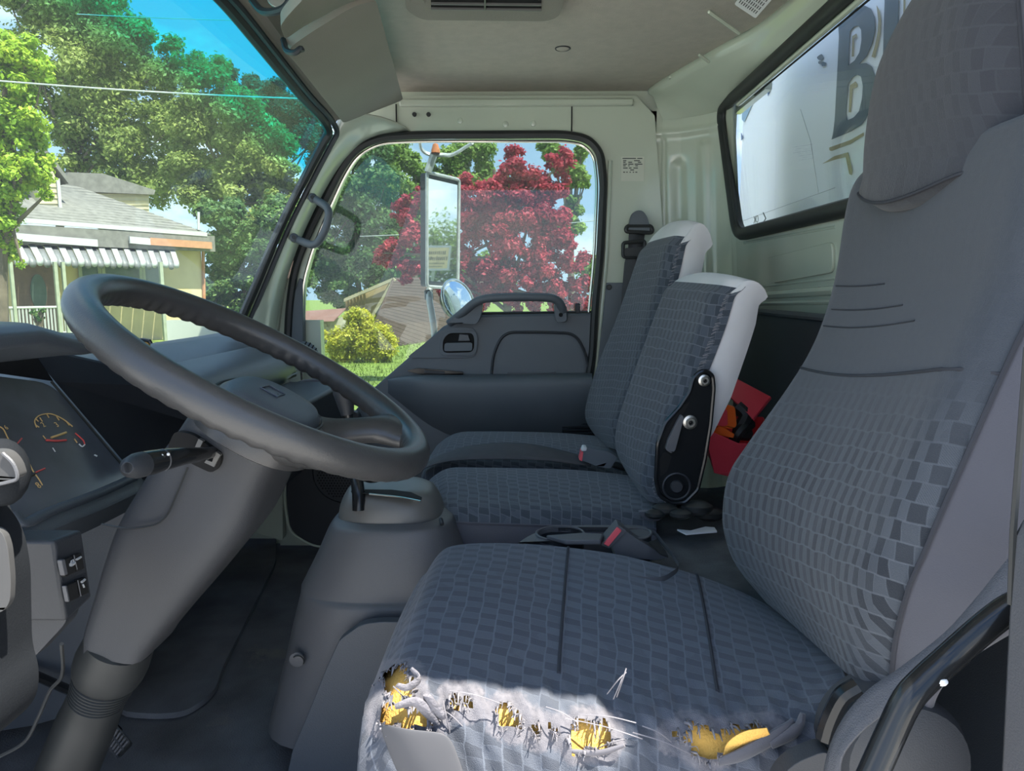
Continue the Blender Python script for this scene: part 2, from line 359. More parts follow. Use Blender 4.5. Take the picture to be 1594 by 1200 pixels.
# --- windshield
topc = [P(512, 206, 2.12), P(500, 182, 2.06), P(470, 150, 1.95), P(420, 90, 1.73), P(345, 0, 1.46)]
topc += [V((topc[-1].x-.01, y, topc[-1].z+.005)) for y in (1.2, .8, .45)]
topc = cr(topc, 6)
A0 = P(375, 500, 2.12); A1 = P(512, 208, 2.12); sl = (A0-A1)
botfar = A1+sl*1.28
rows = []; uvs = []
for k, t in enumerate(topc):
    bt = V((botfar.x-.03*ss(2.0, 1.2, t.y)+0*t.x, min(t.y+.0, 2.12), botfar.z))
    r = []; u = []
    for j in range(13):
        s = j/12; r.append(lerp(t, bt, s)); u.append((k/len(topc), 1-s))
    rows.append(r); uvs.append(u)
mb = MB(); mb.grid(rows, uvs); st('window_1', mb, M['wind'])
# windshield seal + header mouldings
side = [P(x, y, 2.115) for x, y in ((372, 506), (400, 440), (437, 352), (478, 270), (503, 222))]
path = cr(side+[P(511, 205, 2.11), P(504, 188, 2.08)]+topc[8:30:4]+[topc[-1]], 5)
tr = sthing('trim_2', (-.7, 2.1, 1.6))
mb = MB(); mb.tube(path, .013, 8, up=(1, .4, .6)); st('seal', mb, M['rubber'], tr)
path2 = [q+V((.022, .012, .0)) for q in path]; mb = MB(); mb.tube(path2, .008, 8); st('bead', mb, M['dark'], tr)
hd = [q for q in path if q.z > 2.17 and q.y < 2.10]
mb = MB(); rows = []
for q in hd:
    f = ss(2.12, 1.8, q.y)
    rows.append([q+V((.016, .01, -.004)), q+V((.030, .006, .016)), q+V((.048, .004, .020)), q+V((.060, 0, .040)), q+V((.10, 0, .075)), V((max(q.x+.12, -.60), q.y, max(q.z+.08, ZC+.01)))])
mb.grid(rows); st('header_moulding', mb, M['visor'], tr, solid=.004)
# --- A pillar (passenger side)
L = [(374, 512), (385, 497), (411, 430), (450, 345), (492, 258), (520, 212), (524, 192), (530, 175)]
Rr = [(428, 545), (433, 520), (446, 440), (476, 358), (514, 285), (545, 243), (580, 218), (640, 205)]
Lp = cr([P(x, y, 2.125) for x, y in L], 5); Rp = cr([P(x, y, 2.265) for x, y in Rr], 5)
rows = []
for a, b in zip(Lp, Rp):
    n = V((.25, -.035, .02)); r = []
    for j in range(9):
        t = j/8; r.append(lerp(a, b, t)+V((.018, -.030, .008))*math.sin(math.pi*t)**.7)
    rows.append(r)
mb = MB(); mb.grid(rows); st('trim_3', mb, M['paint'], solid=.006)
def disc(name, x, y, Y, r, parent, m, n=(0, -1, 0), d=.004):
    c = P(x, y, Y); mb = MB(); mb.lathe([(0, d), (r*.8, d), (r, d*.4), (r, -.003)], c, n, 18); return obj(name, mb, m, parent)
# --- passenger side wall with the door aperture
YW = 2.262
op = [(470, 640), (468, 530), (472, 440), (487, 385), (512, 330), (536, 272), (556, 240), (585, 220), (640, 215), (760, 213), (870, 213), (908, 219), (930, 240), (936, 290), (930, 400), (922, 486), (915, 700), (480, 700)]
opw = [P(x, y, YW) for x, y in op]
opw = rp(opw, .035, 4)
outer = [P(x, y, YW) for x, y in ((440, 1010), (430, 560), (434, 500), (447, 440), (478, 350), (516, 282), (546, 230), (575, 185), (618, 153), (640, 149), (990, 149), (1019, 180), (1030, 330), (1040, 480), (1045, 700), (1045, 1010))]
wall = sthing('wall_right', (0, 2.28, .9))
mb = MB(); mb.holed(outer, [opw], (0, .04, 0)); st('side_panel', mb, M['paint'], wall, bev=0)
mb = MB(); mb.box((.05, 2.315, 2.365), (1.22, .02, .19)); mb.box((.50, 2.17, 2.415), (.30, .28, .05)); mb.box((.50, 2.315, 1.6), (.34, .02, 1.4)); mb.box((.672, 2.17, 2.37), (.02, .28, .16)); mb.box((-.9, 2.30, 1.2), (.5, .04, .9)); st('outer_skin', mb, M['paint'], wall)
# upper moulding and joints
a = P(622, 160, 2.25); b = P(985, 160, 2.25); mb = MB(); mb.box((a+b)/2, (b.x-a.x, .018, .020)); st('moulding', mb, M['paint'], wall, bev=.004)
for x in (617, 890):
    a = P(x, 162, 2.259); b = P(x, 206, 2.259); mb = MB(); mb.box((a+b)/2, (.0035, .004, (a-b).length)); st('joint', mb, M['hole'], wall)
for x, y in ((645, 178), (667, 178)): disc('plug', x, y, 2.258, .0068, wall, M['rubber'])
disc('plug', 523, 233, 2.19, .0085, wall, M['rubber'], (.6, -.8, 0))
for x, y in ((716, 188), (787, 193), (830, 192)): disc('plug', x, y, 2.260, .009, wall, M['paint'], d=.0015)
# door window seal
opl = rp([P(x, y, 2.25) for x, y in ((447, 545), (450, 480), (458, 420), (480, 362), (508, 305), (530, 262), (553, 231), (590, 214), (650, 210), (880, 209), (915, 216), (934, 236), (940, 280), (934, 400), (926, 480), (922, 560), (905, 640))], .05, 6, closed=False)
dr = sthing('door_1', (0, 2.27, .95))
mb = MB(); mb.tube(opl, .0125, 8, flat=(1, 1)); st('weather_seal', mb, M['rubber'], dr)
opi = [q+V((.0, .008, 0)) for q in rp([P(x, y, 2.25) for x, y in ((470, 640), (468, 530), (470, 440), (488, 380), (513, 322), (536, 272), (556, 241), (590, 222), (650, 219), (880, 219), (908, 224), (925, 242), (930, 285), (925, 400), (917, 486))], .05, 6, closed=False)]
mb = MB(); mb.tube(opi, .0048, 8); st('bright_strip', mb, M['chrome'], dr)
# pale metal edge behind the door on the rear side
pe = [P(x, y, 2.258) for x, y in ((950, 250), (944, 400), (936, 490), (930, 560), (925, 600))]
mb = MB(); mb.tube(pe, .007, 8, flat=(1, 1)); st('door_edge', mb, M['paint'], wall)
# glass
gl = [P(x, y, 2.285) for x, y in op[:-2]]+[P(930, 520, 2.285), P(640, 700, 2.285)]
mb = MB(); mb.prism(gl, (0, .004, 0)); st('window_2', mb, M['glass'])
# sail panel in the front lower corner of the door window
mb = MB(); mb.prism([P(x, y, 2.25) for x, y in ((440, 540), (452, 470), (466, 432), (471, 436), (472, 540))], (0, .03, 0)); st('corner_trim', mb, M['door'], dr, bev=.004)
# --- door trim panel
YD = 2.25
tp = [(930, 487), (748, 490), (703, 502), (690, 508), (640, 553), (578, 607), (552, 640), (540, 680), (535, 860), (905, 860), (912, 700), (926, 560)]
mb = MB(); mb.prism([P(x, y, YD) for x, y in tp], (0, .035, 0)); panel = st('trim_panel', mb, M['door'], dr, bev=.008, seg=3)
# glass run line on the sill
mb = MB(); mb.tube([P(745, 488, 2.262), P(928, 486, 2.262)], .005, 8); st('sill_strip', mb, M['rubber'], dr)
# armrest bulge: sections along x
xs = [604, 612, 630, 655, 690, 740, 800, 860, 905, 922]
rows = []
for i, x in enumerate(xs):
    g = ss(600, 650, x); top = interp(x, [604, 640, 700, 922], [590, 582, 583, 580]); r = []
    low = interp(x, [604, 640, 668, 720, 800, 922], [612, 640, 665, 690, 688, 672])
    dep = .075*(.15+.85*g)
    for yy, d in ((0, 0), (.02, .55), (.06, .85), (.12, 1), (.3, 1.0), (.5, .88), (.7, .62), (.85, .35), (.95, .12), (1.0, 0)):
        r.append(P(x, top+(low-top)*yy, YD-.002-dep*d))
    rows.append(r)
mb = MB(); mb.grid(rows); st('armrest', mb, M['door'], dr, ang=60, sub=1)
# recessed panel outline
rc = rp([P(x, y, YD-.003) for x, y in ((765, 582), (768, 550), (784, 517), (850, 517), (896, 519), (912, 550), (918, 582))], .05, 6, closed=False)
mb = MB(); mb.tube(rc, .0045, 8); st('panel_groove', mb, M['dark'], dr)
rc2 = rp([P(x, y, YD-.004) for x, y in ((770, 584), (773, 551), (788, 521), (850, 521), (893, 523), (907, 551), (913, 584))], .045, 6)
mb = MB(); mb.prism(rc2, (0, .012, 0)); st('inset_panel', mb, M['door'], dr, bev=.004)
mb = MB(); mb.tube([P(790, 581, YD-.012), P(800, 582, YD-.016), P(855, 582, YD-.016), P(866, 580, YD-.012)], .003, 6); st('pocket_lip', mb, M['mid'], dr)
# latch bezel, recess and lever
bz = [P(x, y, YD-.002) for x, y in ((632, 557), (690, 512), (720, 508), (741, 512), (744, 530), (742, 552), (732, 557))]
mb = MB(); mb.prism(rp(bz, .02, 4), (0, -.004, 0)); st('latch_panel', mb, M['door'], dr, bev=.002)
bo = rp([P(x, y, YD-.007) for x, y in ((684, 553), (686, 526), (697, 515), (741, 515), (744, 528), (741, 553))], .02, 5)
bi = rp([P(x, y, YD-.007) for x, y in ((689, 549), (690, 528), (699, 518), (736, 518), (739, 530), (737, 548))], .018, 5)
mb = MB(); mb.holed(bo, [bi], (0, -.006, 0)); bez = st('latch_bezel', mb, M['door'], dr, bev=.0015)
mb = MB(); mb.prism(rp([q+V((0, -.001, 0)) for q in [P(x, y, YD-.006) for x, y in ((688, 550), (689, 527), (698, 517), (737, 517), (740, 530), (738, 549))]], .015, 4), (0, .003, 0)); st('latch_recess', mb, M['hole'], dr)
mb = MB(); mb.prism(rp([P(x, y, YD-.022) for x, y in ((691, 547), (692, 534), (735, 533), (735, 546))], .008, 4), (0, .014, 0)); st('latch_lever', mb, M['door'], dr, bev=.003)
mb = MB(); mb.prism([P(x, y, YD-.014) for x, y in ((713, 531), (715, 520), (729, 521), (732, 531))], (0, .008, 0)); st('lock_tab', mb, M['mid'], dr, bev=.002)
# window switch slot
mb = MB(); mb.prism(rp([P(x, y, YD-.012) for x, y in ((632, 577), (650, 573), (722, 579), (720, 586), (655, 583))], .008, 3), (0, .02, 0)); sw = st('switch_plate', mb, M['black'], dr, bev=.002)
mb = MB(); mb.prism([P(x, y, YD-.016) for x, y in ((660, 576), (692, 578.5), (692, 582), (660, 580))], (0, .006, 0)); st('switch', mb, M['dark'], sw)
# grab handle across the sill
hp = cr([P(x, y, z) for x, y, z in ((700, 503, 2.235), (720, 487, 2.21), (745, 468, 2.19), (780, 463, 2.185), (845, 463, 2.185), (866, 467, 2.19), (875, 480, 2.205), (876, 497, 2.235))], 5)
mb = MB(); mb.tube(hp, .0155, 12, flat=(.85, 1)); gh = st('grab_handle', mb, M['door'], dr)
mb = MB(); mb.prism(rp([P(x, y, 2.205) for x, y in ((696, 503), (722, 484), (752, 470), (748, 494), (742, 505))], .012, 4), (0, .045, 0)); st('handle_foot', mb, M['door'], gh, bev=.004)
mb = MB(); mb.prism(rp([P(x, y, 2.20) for x, y in ((862, 472), (880, 474), (883, 500), (866, 503))], .012, 4), (0, .045, 0)); st('handle_foot', mb, M['door'], gh, bev=.004)
c = P(873, 490, 2.197); mb = MB(); mb.lathe([(0, 0), (.0055, 0), (.0065, .002)], c, (0, -1, 0), 14); st('bolt_hole', mb, M['hole'], gh)
# lock pin
mb = MB(); mb.box(P(899, 480, 2.262), (.016, .012, .032)); st('lock_pin', mb, M['dark'], dr, bev=.003)
# louvred vent at the foot of the rear pillar
lv = obj('vent_panel', MB().prism([P(x, y, 2.235) for x, y in ((873, 641), (925, 641), (930, 692), (876, 686))], (0, .02, 0)), M['hole'], dr)
for k in range(9):
    y = 643+k*5.1; a = P(875, y, 2.228); b = P(927, y, 2.228); mb = MB(); mb.box((a+b)/2, (b.x-a.x, .012, .0045), Matrix.Rotation(.5, 3, 'X')); st('slat', mb, M['dark'], lv)
# lower rear pillar trim with screw
pt = sthing('trim_4', (.27, 2.24, .95))
mb = MB(); mb.prism(rp([P(x, y, 2.24) for x, y in ((944, 440), (985, 440), (985, 720), (925, 720), (927, 600), (936, 520))], .006, 2), (0, .02, 0)); st('pillar_trim', mb, M['door'], pt, bev=.004)
disc('screw', 948, 447, 2.238, .0085, pt, M['rubber'])
# compliance label
lb = thing('compliance_label', 'pale printed data sticker on the rear door pillar', 'label', P(985, 282, 2.261))
a = P(967, 244, 2.261); b = P(1002, 282, 2.261); mb = MB(); mb.box((a+b)/2, (b.x-a.x, .0012, a.z-b.z)); obj('film', mb, M['label'], lb)
ink = MB()
for y, segs in ((246.5, ((969, 990), (992, 1000))), (250, ((970, 975), (987, 996))), (252.5, ((970, 974), (978, 984), (993, 998))), (255.5, ((970, 976), (978, 986), (988, 1000))), (258, ((970, 974), (978, 980), (989, 993))), (261.5, ((970, 977), (979, 983), (986, 993))), (264.5, ((981, 987),)), (268, ((970, 973), (975, 977), (980, 982), (985, 987), (989, 992)))):
    for x0, x1 in segs:
        a = P(x0, y-.7, 2.2598); b = P(x1, y+.7, 2.2598); ink.box((a+b)/2, (b.x-a.x, .0004, a.z-b.z))
obj('printed_lines', ink, M['ink'], lb)
# --- rear corner column
YC = 2.09
def colpt(u, z):
    xs = [.415, .44, .47, .50, .535, .57, .595, wallx(z)-.005, wallx(z)]; ys = [2.275, 2.272, 2.262, 2.25, 2.225, 2.195, 2.16, 2.125, YC]
    q = u*8; x = float(np.interp(q, range(9), xs)); y = float(np.interp(q, range(9), ys)); l = .05*(1.95-z)
    d = .012*math.exp(-((q-2.6)/.55)**2)*ss(1.93, 1.97, z)*(1-ss(2.12, 2.16, z))-.010*math.exp(-((q-4.7)/.45)**2)*(1-ss(2.17, 2.2, z))
    d += .006*math.exp(-((q-1.2)/.35)**2)*(1-ss(2.2, 2.22, z))
    d += .012*ss(2.205, 2.215, z)*(1-ss(2.235, 2.245, z))*0-.008*math.exp(-((z-2.225)/.010)**2)*(1-ss(5.5, 7, q))
    return V((x+l*ss(0, 2, q)*(1-ss(5.5, 7.5, q))+d*.6, y+d, z))
zs = list(np.linspace(.9, 1.85, 12))+list(np.linspace(1.87, 2.30, 60))
mb = MB(); mb.grid([[colpt(u, z) for u in np.linspace(0, 1, 81)] for z in zs]); wr = sthing('wall_back', (.6, 1.3, .9)); st('corner_column', mb, M['paint'], wr, ang=60)
# --- rear wall with window hole
def W_(Y, z): return V((wallx(z), Y, z))
def wp(x, y):  # pixel on the leaning rear wall
    return PN(x, y, (.62, 0, 1.89), V((1, 0, .07)).normalized())
winTL = wp(1126, 168); winBL = wp(1152, 366)
zt = winTL.z-.003; zb = winBL.z
win = [W_(winTL.y+.0, zt), W_(.72, zt), W_(.72, zb), W_(winBL.y, zb)]
win = rp(win, .055, 6)
mb = MB(); mb.holed([W_(YC+.004, 2.31), W_(.35, 2.31), W_(.35, .9), W_(YC+.004, .9)], [win], (.006, 0, 0)); st('rear_panel', mb, M['paint'], wr)
w3 = sthing('window_3', (.62, 1.35, zb))
mb = MB(); mb.tube([q+V((-.006, 0, 0)) for q in win], .018, 10, closed=True, flat=(1, 1)); st('window_seal', mb, M['rubber'], w3)
cen = sum(win, V())/len(win)
mb = MB(); mb.tube([cen+(q-cen)*.955+V((-.014, 0, 0)) for q in win], .006, 8, closed=True); st('seal_lip', mb, M['rubber'], w3)
mb = MB(); mb.prism([q+V((.001, 0, 0)) for q in win], (.004, 0, 0)); st('pane', mb, M['rglass'], w3)
# soffit between headliner edge and rear wall
ys_ = [2.27, 2.22, 2.15, 2.08, 2.0, 1.9, 1.75, 1.55, 1.35, 1.1, .8, .42]
rows = []
cey = [q.y for q in CE][::-1]; cex = [q.x for q in CE][::-1]
for Y in ys_:
    x0 = float(np.interp(Y, cey, cex)); zc = 2.265+.028*ss(2.2, 1.9, Y)
    u = float(np.interp(Y, [YC, 2.125, 2.16, 2.195, 2.225, 2.25, 2.262, 2.272, 2.275], [1, .875, .75, .625, .5, .375, .25, .125, 0])); xc = colpt(u, zc).x if Y > YC else wallx(zc)
    x0 = min(x0, xc-.02)
    r = [V((x0+.004, Y, ZC+.005)), V((x0-.004, Y, ZC-.006)), V((x0-.002, Y, ZC-.018)), V((x0+.012, Y, ZC-.026))]
    for t in (.25, .5, .75, .92, 1): r.append(V((lerp(x0+.012, xc, t), Y, lerp(ZC-.026, zc, t)-.006*math.sin(math.pi*t))))
    rows.append(r)
mb = MB(); mb.grid([[cr([rows[i][j] for i in range(len(rows))], 4)[k] for j in range(len(rows[0]))] for k in range((len(rows)-1)*4+1)]); sof = st('soffit', mb, M['paint'], wr, ang=60)
# pressings in the soffit
soffn = V((.35, 0, .9))
def sp(x, y, d=.0): return PN(x, y, (.55, 1.6, 2.313-d), V((.30, 0, 1)).normalized())
for pts, r in ((((1089, 86), (1103, 96)), .004), (((1043, 120), (1047, 126), (1062, 139)), .005), (((1104, 19), (1150, 52)), .004), (((1010, 156), (1034, 158)), .004)):
    mb = MB(); mb.tube(cr([sp(x, y) for x, y in pts], 4), r, 8); mb.ball(sp(*pts[0]), r*1.05, 8); mb.ball(sp(*pts[-1]), r*1.05, 8); st('pressing', mb, M['paint'], sof)
# ribs above the rear window
for z, r in ((2.285, .006), (2.268, .0035), (2.252, .006)):
    mb = MB(); mb.tube([W_(2.03, z)+V((-.002, 0, 0)), W_(.40, z)+V((-.002, 0, 0))], r, 8); st('rib', mb, M['paint'], wr)
mb = MB(); mb.box((wallx(2.24)-.001, 1.15, 2.2415), (.004, 1.5, .0022)); st('joint', mb, M['hole'], wr)
# pressed panels under the rear window
for poly, d in ((((1196, 402), (1300, 376), (1300, 424), (1206, 441)), .006),):
    mb = MB(); mb.prism(rp([wp(x, y) for x, y in poly], .02, 4), (-d, 0, 0)); st('pressing', mb, M['paint'], wr, bev=.004)
for y0, y1, r in ((378, 353, .004), (449, 433, .004), (462, 452, .011), (473, 470, .006)):
    mb = MB(); mb.tube([wp(1158, y0)+V((.002, 0, 0)), wp(1300, y1)+V((.002, 0, 0))], r, 8); st('rib', mb, M['paint'], wr)
mb = MB(); z0 = wp(1200, 482).z
mb.box((wallx(1.6)-.02, 1.2, (z0+.9)/2), (.03, 1.62, z0-.9)); st('lower_trim', mb, M['dash'], wr, bev=.006)
mb = MB(); mb.tube([V((wallx(z0)-.03, 2.0, z0-.005)), V((wallx(z0)-.03, .4, z0-.005))], .008, 8); st('trim_lip', mb, M['door'], wr)
# warning label on the soffit
wl = thing('warning_label', 'white printed warning sticker on the rear roof soffit', 'label', sp(1170, 15))
lp_ = [sp(1143, 6, .003), sp(1176, 28, .003), sp(1216, -18, .003), sp(1180, -40, .003)]; mb = MB(); mb.prism(rp(lp_, .006, 3), (0, 0, -.001)); obj('film', mb, M['white'], wl)
ink = MB()
for k in range(9):
    t = .1+k*.095; a0 = lerp(lp_[0], lp_[1], t); a1 = lerp(lp_[3], lp_[2], t); tt = .12
    for q in range(6):
        s0 = .12+q*.14; s1 = s0+.10; p0 = lerp(a0, a1, s0)+V((0, 0, -.0018)); p1 = lerp(a0, a1, s1)+V((0, 0, -.0018)); w = (lp_[1]-lp_[0])*.018
        ink.add([p0-w, p0+w, p1+w, p1-w], [(0, 1, 2, 3)])
obj('printed_lines', ink, M['ink'], wl)
# --- floor, firewall, driver side frame
mb = MB(); mb.box((-.3, 1.35, .875), (1.9, 1.95, .05)); st('floor', mb, M['mat'])
mb = MB(); mb.box((-1.16, 1.35, 1.19), (.06, 1.95, .68)); st('wall_front', mb, M['dark'])
ds = sthing('wall_left', (0, .4, .9))
mb = MB(); mb.tube([V((-.66, .40, 2.31)), V((-.80, .40, 1.95)), V((-.98, .40, 1.6)), V((-1.05, .40, .9))], .045, 8); st('front_pillar', mb, M['paint'], ds)
mb = MB(); mb.prism([V((.50, .36, 2.43)), V((.63, .36, 2.43)), V((.68, .36, .9)), V((.44, .36, .9)), V((.46, .36, 1.5))], (0, .06, 0)); st('rear_pillar', mb, M['mid'], ds)
# ================================================================ SEATS
def resample(pts, n):
    p = [V(q) for q in pts]; d = [0]
    for a, b in zip(p, p[1:]): d.append(d[-1]+(b-a).length)
    out = []
    for k in range(n):
        s = d[-1]*k/(n-1); i = int(np.searchsorted(d, s)); i = min(max(i, 1), len(p)-1)
        t = (s-d[i-1])/max(1e-9, d[i]-d[i-1]); out.append(lerp(p[i-1], p[i], t))
    return out
class Sheet:
    """padded panel between a far edge and a near edge; S(i, t) gives a point of its face, side() the boxed edges"""
    def __init__(s, far, near, out, n=60, m=28, bulge=.012, rc=.025, k=.78, sub=6):
        s.f = resample(cr(far, sub), n); s.n = resample(cr(near, sub), n); s.out = V(out).normalized(); s.nn = n; s.m = m; s.b = bulge; s.rc = rc; s.k = k
        s.end = None
    def off(s, t):
        a = abs(2*t-1)
        e = s.b*(1-a*a)
        if a > s.k: q = (a-s.k)/(1-s.k); e -= s.rc*(1-math.sqrt(max(0, 1-q*q)))
        return e
    def S(s, i, t):
        i0 = int(min(max(i, 0), s.nn-1.001)); q = i-i0
        a = lerp(s.f[i0], s.f[i0+1], q); b = lerp(s.n[i0], s.n[i0+1], q)
        e = s.off(t)
        if s.end: e += s.end(i/(s.nn-1), t)
        return lerp(a, b, t)+s.out*e
    def ts(s): return [.5-.5*math.cos(math.pi*j/(s.m-1))*(1-.0) if False else j/(s.m-1) for j in range(s.m)]
    def face(s, mb, i0=0, i1=None, skip=None):
        i1 = s.nn if i1 is None else i1; rows = []; uv = []; h = 0; prev = None
        for i in range(i0, i1):
            r = [s.S(i, t) for t in s.ts()]; c = (s.f[i]+s.n[i])/2
            if prev is not None: h += (c-prev).length
            prev = c; w = (s.f[i]-s.n[i]).length
            rows.append(r); uv.append([(h, w*(.72*t+.5*t*t)) for t in s.ts()])
        mb.grid(rows, uv, skip=skip); s.rows = rows
    def edge(s, near, i0=0, i1=None):
        return [s.S(i, 1 if near else 0) for i in range(i0, s.nn if i1 is None else i1)]
def band(edge, dirs, rows=8, bulge=None, uvoff=0):
    """strip falling from an edge along a direction per point (a boxed side), slightly bulged"""
    R = []; UV = []; h = 0
    for i, (e, d) in enumerate(zip(edge, dirs)):
        if i: h += (edge[i]-edge[i-1]).length
        r = []; u = []
        for j in range(rows):
            t = j/(rows-1); q = e+V(d)*t
            if bulge: q = q+V(bulge)*math.sin(math.pi*t)**.8
            r.append(q); u.append((h, t*V(d).length))
        R.append(r); UV.append(u)
    return R, UV
def seamtube(path, r, m, parent, name='seam'):
    mb = MB(); mb.tube(path, r, 6); return obj(name, mb, m, parent)
# ---------------------------------------------------------------- driver's seat
ds_ = thing('bucket_seat', 'large driver seat in the foreground, checkered grey cloth with torn front corner', 'seat', (.1, .85, .93))
far = [(1182, 930, 1.00), (1135, 875, 1.04), (1117, 830, 1.065), (1113, 790, 1.07), (1122, 735, 1.07), (1150, 690, 1.065), (1215, 600, 1.05), (1256, 530, 1.04), (1285, 440, 1.03), (1300, 340, 1.01), (1312, 292, .99), (1333, 266, .96), (1366, 250, .93)]
near = [(1336, 1066, .60), (1343, 985, .59), (1362, 905, .58), (1385, 850, .575), (1405, 800, .57), (1437, 725, .565), (1480, 625, .56), (1522, 530, .56), (1568, 435, .56), (1598, 340, .56), (1625, 250, .57), (1640, 180, .585), (1640, 120, .60)]
bk = Sheet([P(*q) for q in far], [P(*q) for q in near], (-1, 0, .22), n=90, m=40, bulge=-.004, rc=.03, k=.8)
bk.end = lambda u, t: -.03*ss(.93, 1.0, u)**2
back = MB(); bk.face(back); backrest = obj('backrest', back, M['fabb'], ds_, ang=80)
# side bolsters of the backrest
ne = bk.edge(True); fe = bk.edge(False); nb_ = []; fb_ = []
for i in range(len(ne)):
    u = i/(len(ne)-1); d = .035+.165*ss(0, .34, u)-.05*ss(.7, 1, u)
    nb_.append(V((d, -.012*ss(0, .3, u), -.03*d))); fb_.append(V((d, .01, 0)))
R1, U1 = band(ne, nb_, 10, (0, -.030, .0)); R2, U2 = band(fe, fb_, 8, (0, .012, 0))
mb = MB(); mb.grid(R1, U1); obj('side_bolster', mb, M['side'], backrest, ang=80)
mb = MB(); mb.grid(R2, U2); obj('side_bolster', mb, M['side'], backrest, ang=80)
# back shell closes the rear
mb = MB(); mb.grid([[lerp(R2[i][-1], R1[i][-1], t)+V((.012*math.sin(math.pi*t), 0, 0)) for t in np.linspace(0, 1, 8)] for i in range(len(R1))]); obj('back_cover', mb, M['side'], backrest, ang=80)
mb = MB(); top = [bk.S(bk.nn-1.001, t) for t in bk.ts()]; mb.grid([[q, q+V((.06, 0, .012)), q+V((.12, 0, .006))] for q in top]); obj('top_cover', mb, M['fab'], backrest, ang=80)
seamtube([q+V((-.001, -.001, 0)) for q in ne], .0022, M['seam'], backrest)
def row_at(y):  # index of the far-edge row seen at photo height y
    return min(range(bk.nn), key=lambda i: abs(pix(bk.f[i])[1]-y))
def seam_on(sh, pts, r=.0020, lift=-.0004, parent=None):
    seamtube([sh.S(i, t)+sh.out*lift for i, t in pts], r, M['seam'], parent)
i0 = row_at(572); seam_on(bk, [(i0-1.6*math.sin(math.pi*t), t) for t in np.linspace(0.0, 1, 24)], parent=backrest)
i1 = row_at(345)
for k, (dy, a, b) in enumerate(((440, .1, .45), (480, .12, .6), (505, .1, .7))):
    ik = row_at(dy); mbw = [(ik-1.2*math.sin(math.pi*t*1.1), t) for t in np.linspace(a, b, 14)]; seam_on(bk, mbw, .0009, .0002, backrest)
# integrated headrest
hf = [(1338, 283, .945), (1340, 240, .95), (1346, 195, .95), (1355, 150, .945), (1370, 105, .935), (1402, 55, .915), (1440, 20, .895), (1480, -8, .87)]
hn = [(1541, 238, .675), (1545, 195, .672), (1541, 140, .672), (1538, 95, .674), (1534, 40, .68), (1530, -20, .69), (1526, -70, .705), (1510, -110, .73)]
hs = Sheet([P(*q) for q in hf], [P(*q) for q in hn], (-1, 0, .12), n=40, m=30, bulge=.026, rc=.03, k=.72)
hs.end = lambda u, t: -.03*ss(.16, 0, u)*0-.04*ss(.85, 1, u)**2
hm = MB(); hs.face(hm); head = obj('headrest', hm, M['fabh'], ds_, ang=80)
low = [hs.S(0, t) for t in hs.ts()]; mb = MB(); mb.grid([[q+V((.05, 0, -.012-.030*math.sin(math.pi*(j/(len(low)-1))))), q+V((.012, 0, -.012-.036*math.sin(math.pi*j/(len(low)-1)))), q+V((-.004, 0, -.008-.030*math.sin(math.pi*j/(len(low)-1)))), q] for j, q in enumerate(low)], [[(j*.01, k*.01) for k in range(4)] for j in range(len(low))]); obj('headrest_chin', mb, M['fabh'], head, ang=80)
hne = hs.edge(True); hfe = hs.edge(False)
Ra, Ua = band(hne, [V((.11, -.02, 0))]*len(hne), 8, (0, -.012, 0)); Rb, Ub = band(hfe, [V((.10, .0, 0))]*len(hfe), 8, (0, .012, 0))
mb = MB(); mb.grid(Ra, Ua); obj('headrest_side', mb, M['side'], head, ang=80)
mb = MB(); mb.grid(Rb, Ub); obj('headrest_side', mb, M['side'], head, ang=80)
mb = MB(); mb.grid([[lerp(Rb[i][-1], Ra[i][-1], t) for t in np.linspace(0, 1, 6)] for i in range(len(Ra))]); mb.grid([[q, q+V((.05, 0, .006)), q+V((.1, 0, -.004))] for q in [hs.S(hs.nn-1.001, t) for t in hs.ts()]]); obj('headrest_back', mb, M['side'], head, ang=80)
seamtube([q+V((.001, -.001, 0)) for q in hne], .0018, M['seam'], head)
seamtube([q+V((-.004, 0, -.008-.030*math.sin(math.pi*(j/(len(low)-1))))) for j, q in enumerate(low)], .002, M['seam'], head)
# cushion: rows along the seat (front to rear), each running far edge > top > rolled near edge > hanging side
cf = [(668, 858, 1.07), (700, 842, 1.08), (760, 836, 1.085), (850, 839, 1.085), (950, 851, 1.08), (1020, 867, 1.07), (1085, 886, 1.06), (1150, 912, 1.04), (1200, 940, 1.0), (1240, 965, .98)]
cn = [(592, 1030, .675), (608, 1040, .67), (660, 1050, .665), (740, 1064, .66), (850, 1082, .66), (960, 1098, .66), (1080, 1108, .66), (1180, 1112, .655), (1270, 1096, .645), (1330, 1072, .635)]
NU, NV = 150, 46
cfp = resample(cr([P(*q) for q in cf], 6), NU); cnp = resample(cr([P(*q) for q in cn], 6), NU)
DROP = [(0, 0), (.012, .004), (.022, .012), (.029, .024), (.033, .038), (.035, .052), (.036, .066), (.036, .080), (.035, .095), (.034, .11), (.032, .13), (.030, .15), (.026, .18), (.02, .22), (.012, .26)]
ND = 34
def drop(q):
    t = q*(len(DROP)-1); i = int(min(t, len(DROP)-2)); f = t-i
    return (lerp(DROP[i][0], DROP[i+1][0], f), lerp(DROP[i][1], DROP[i+1][1], f))
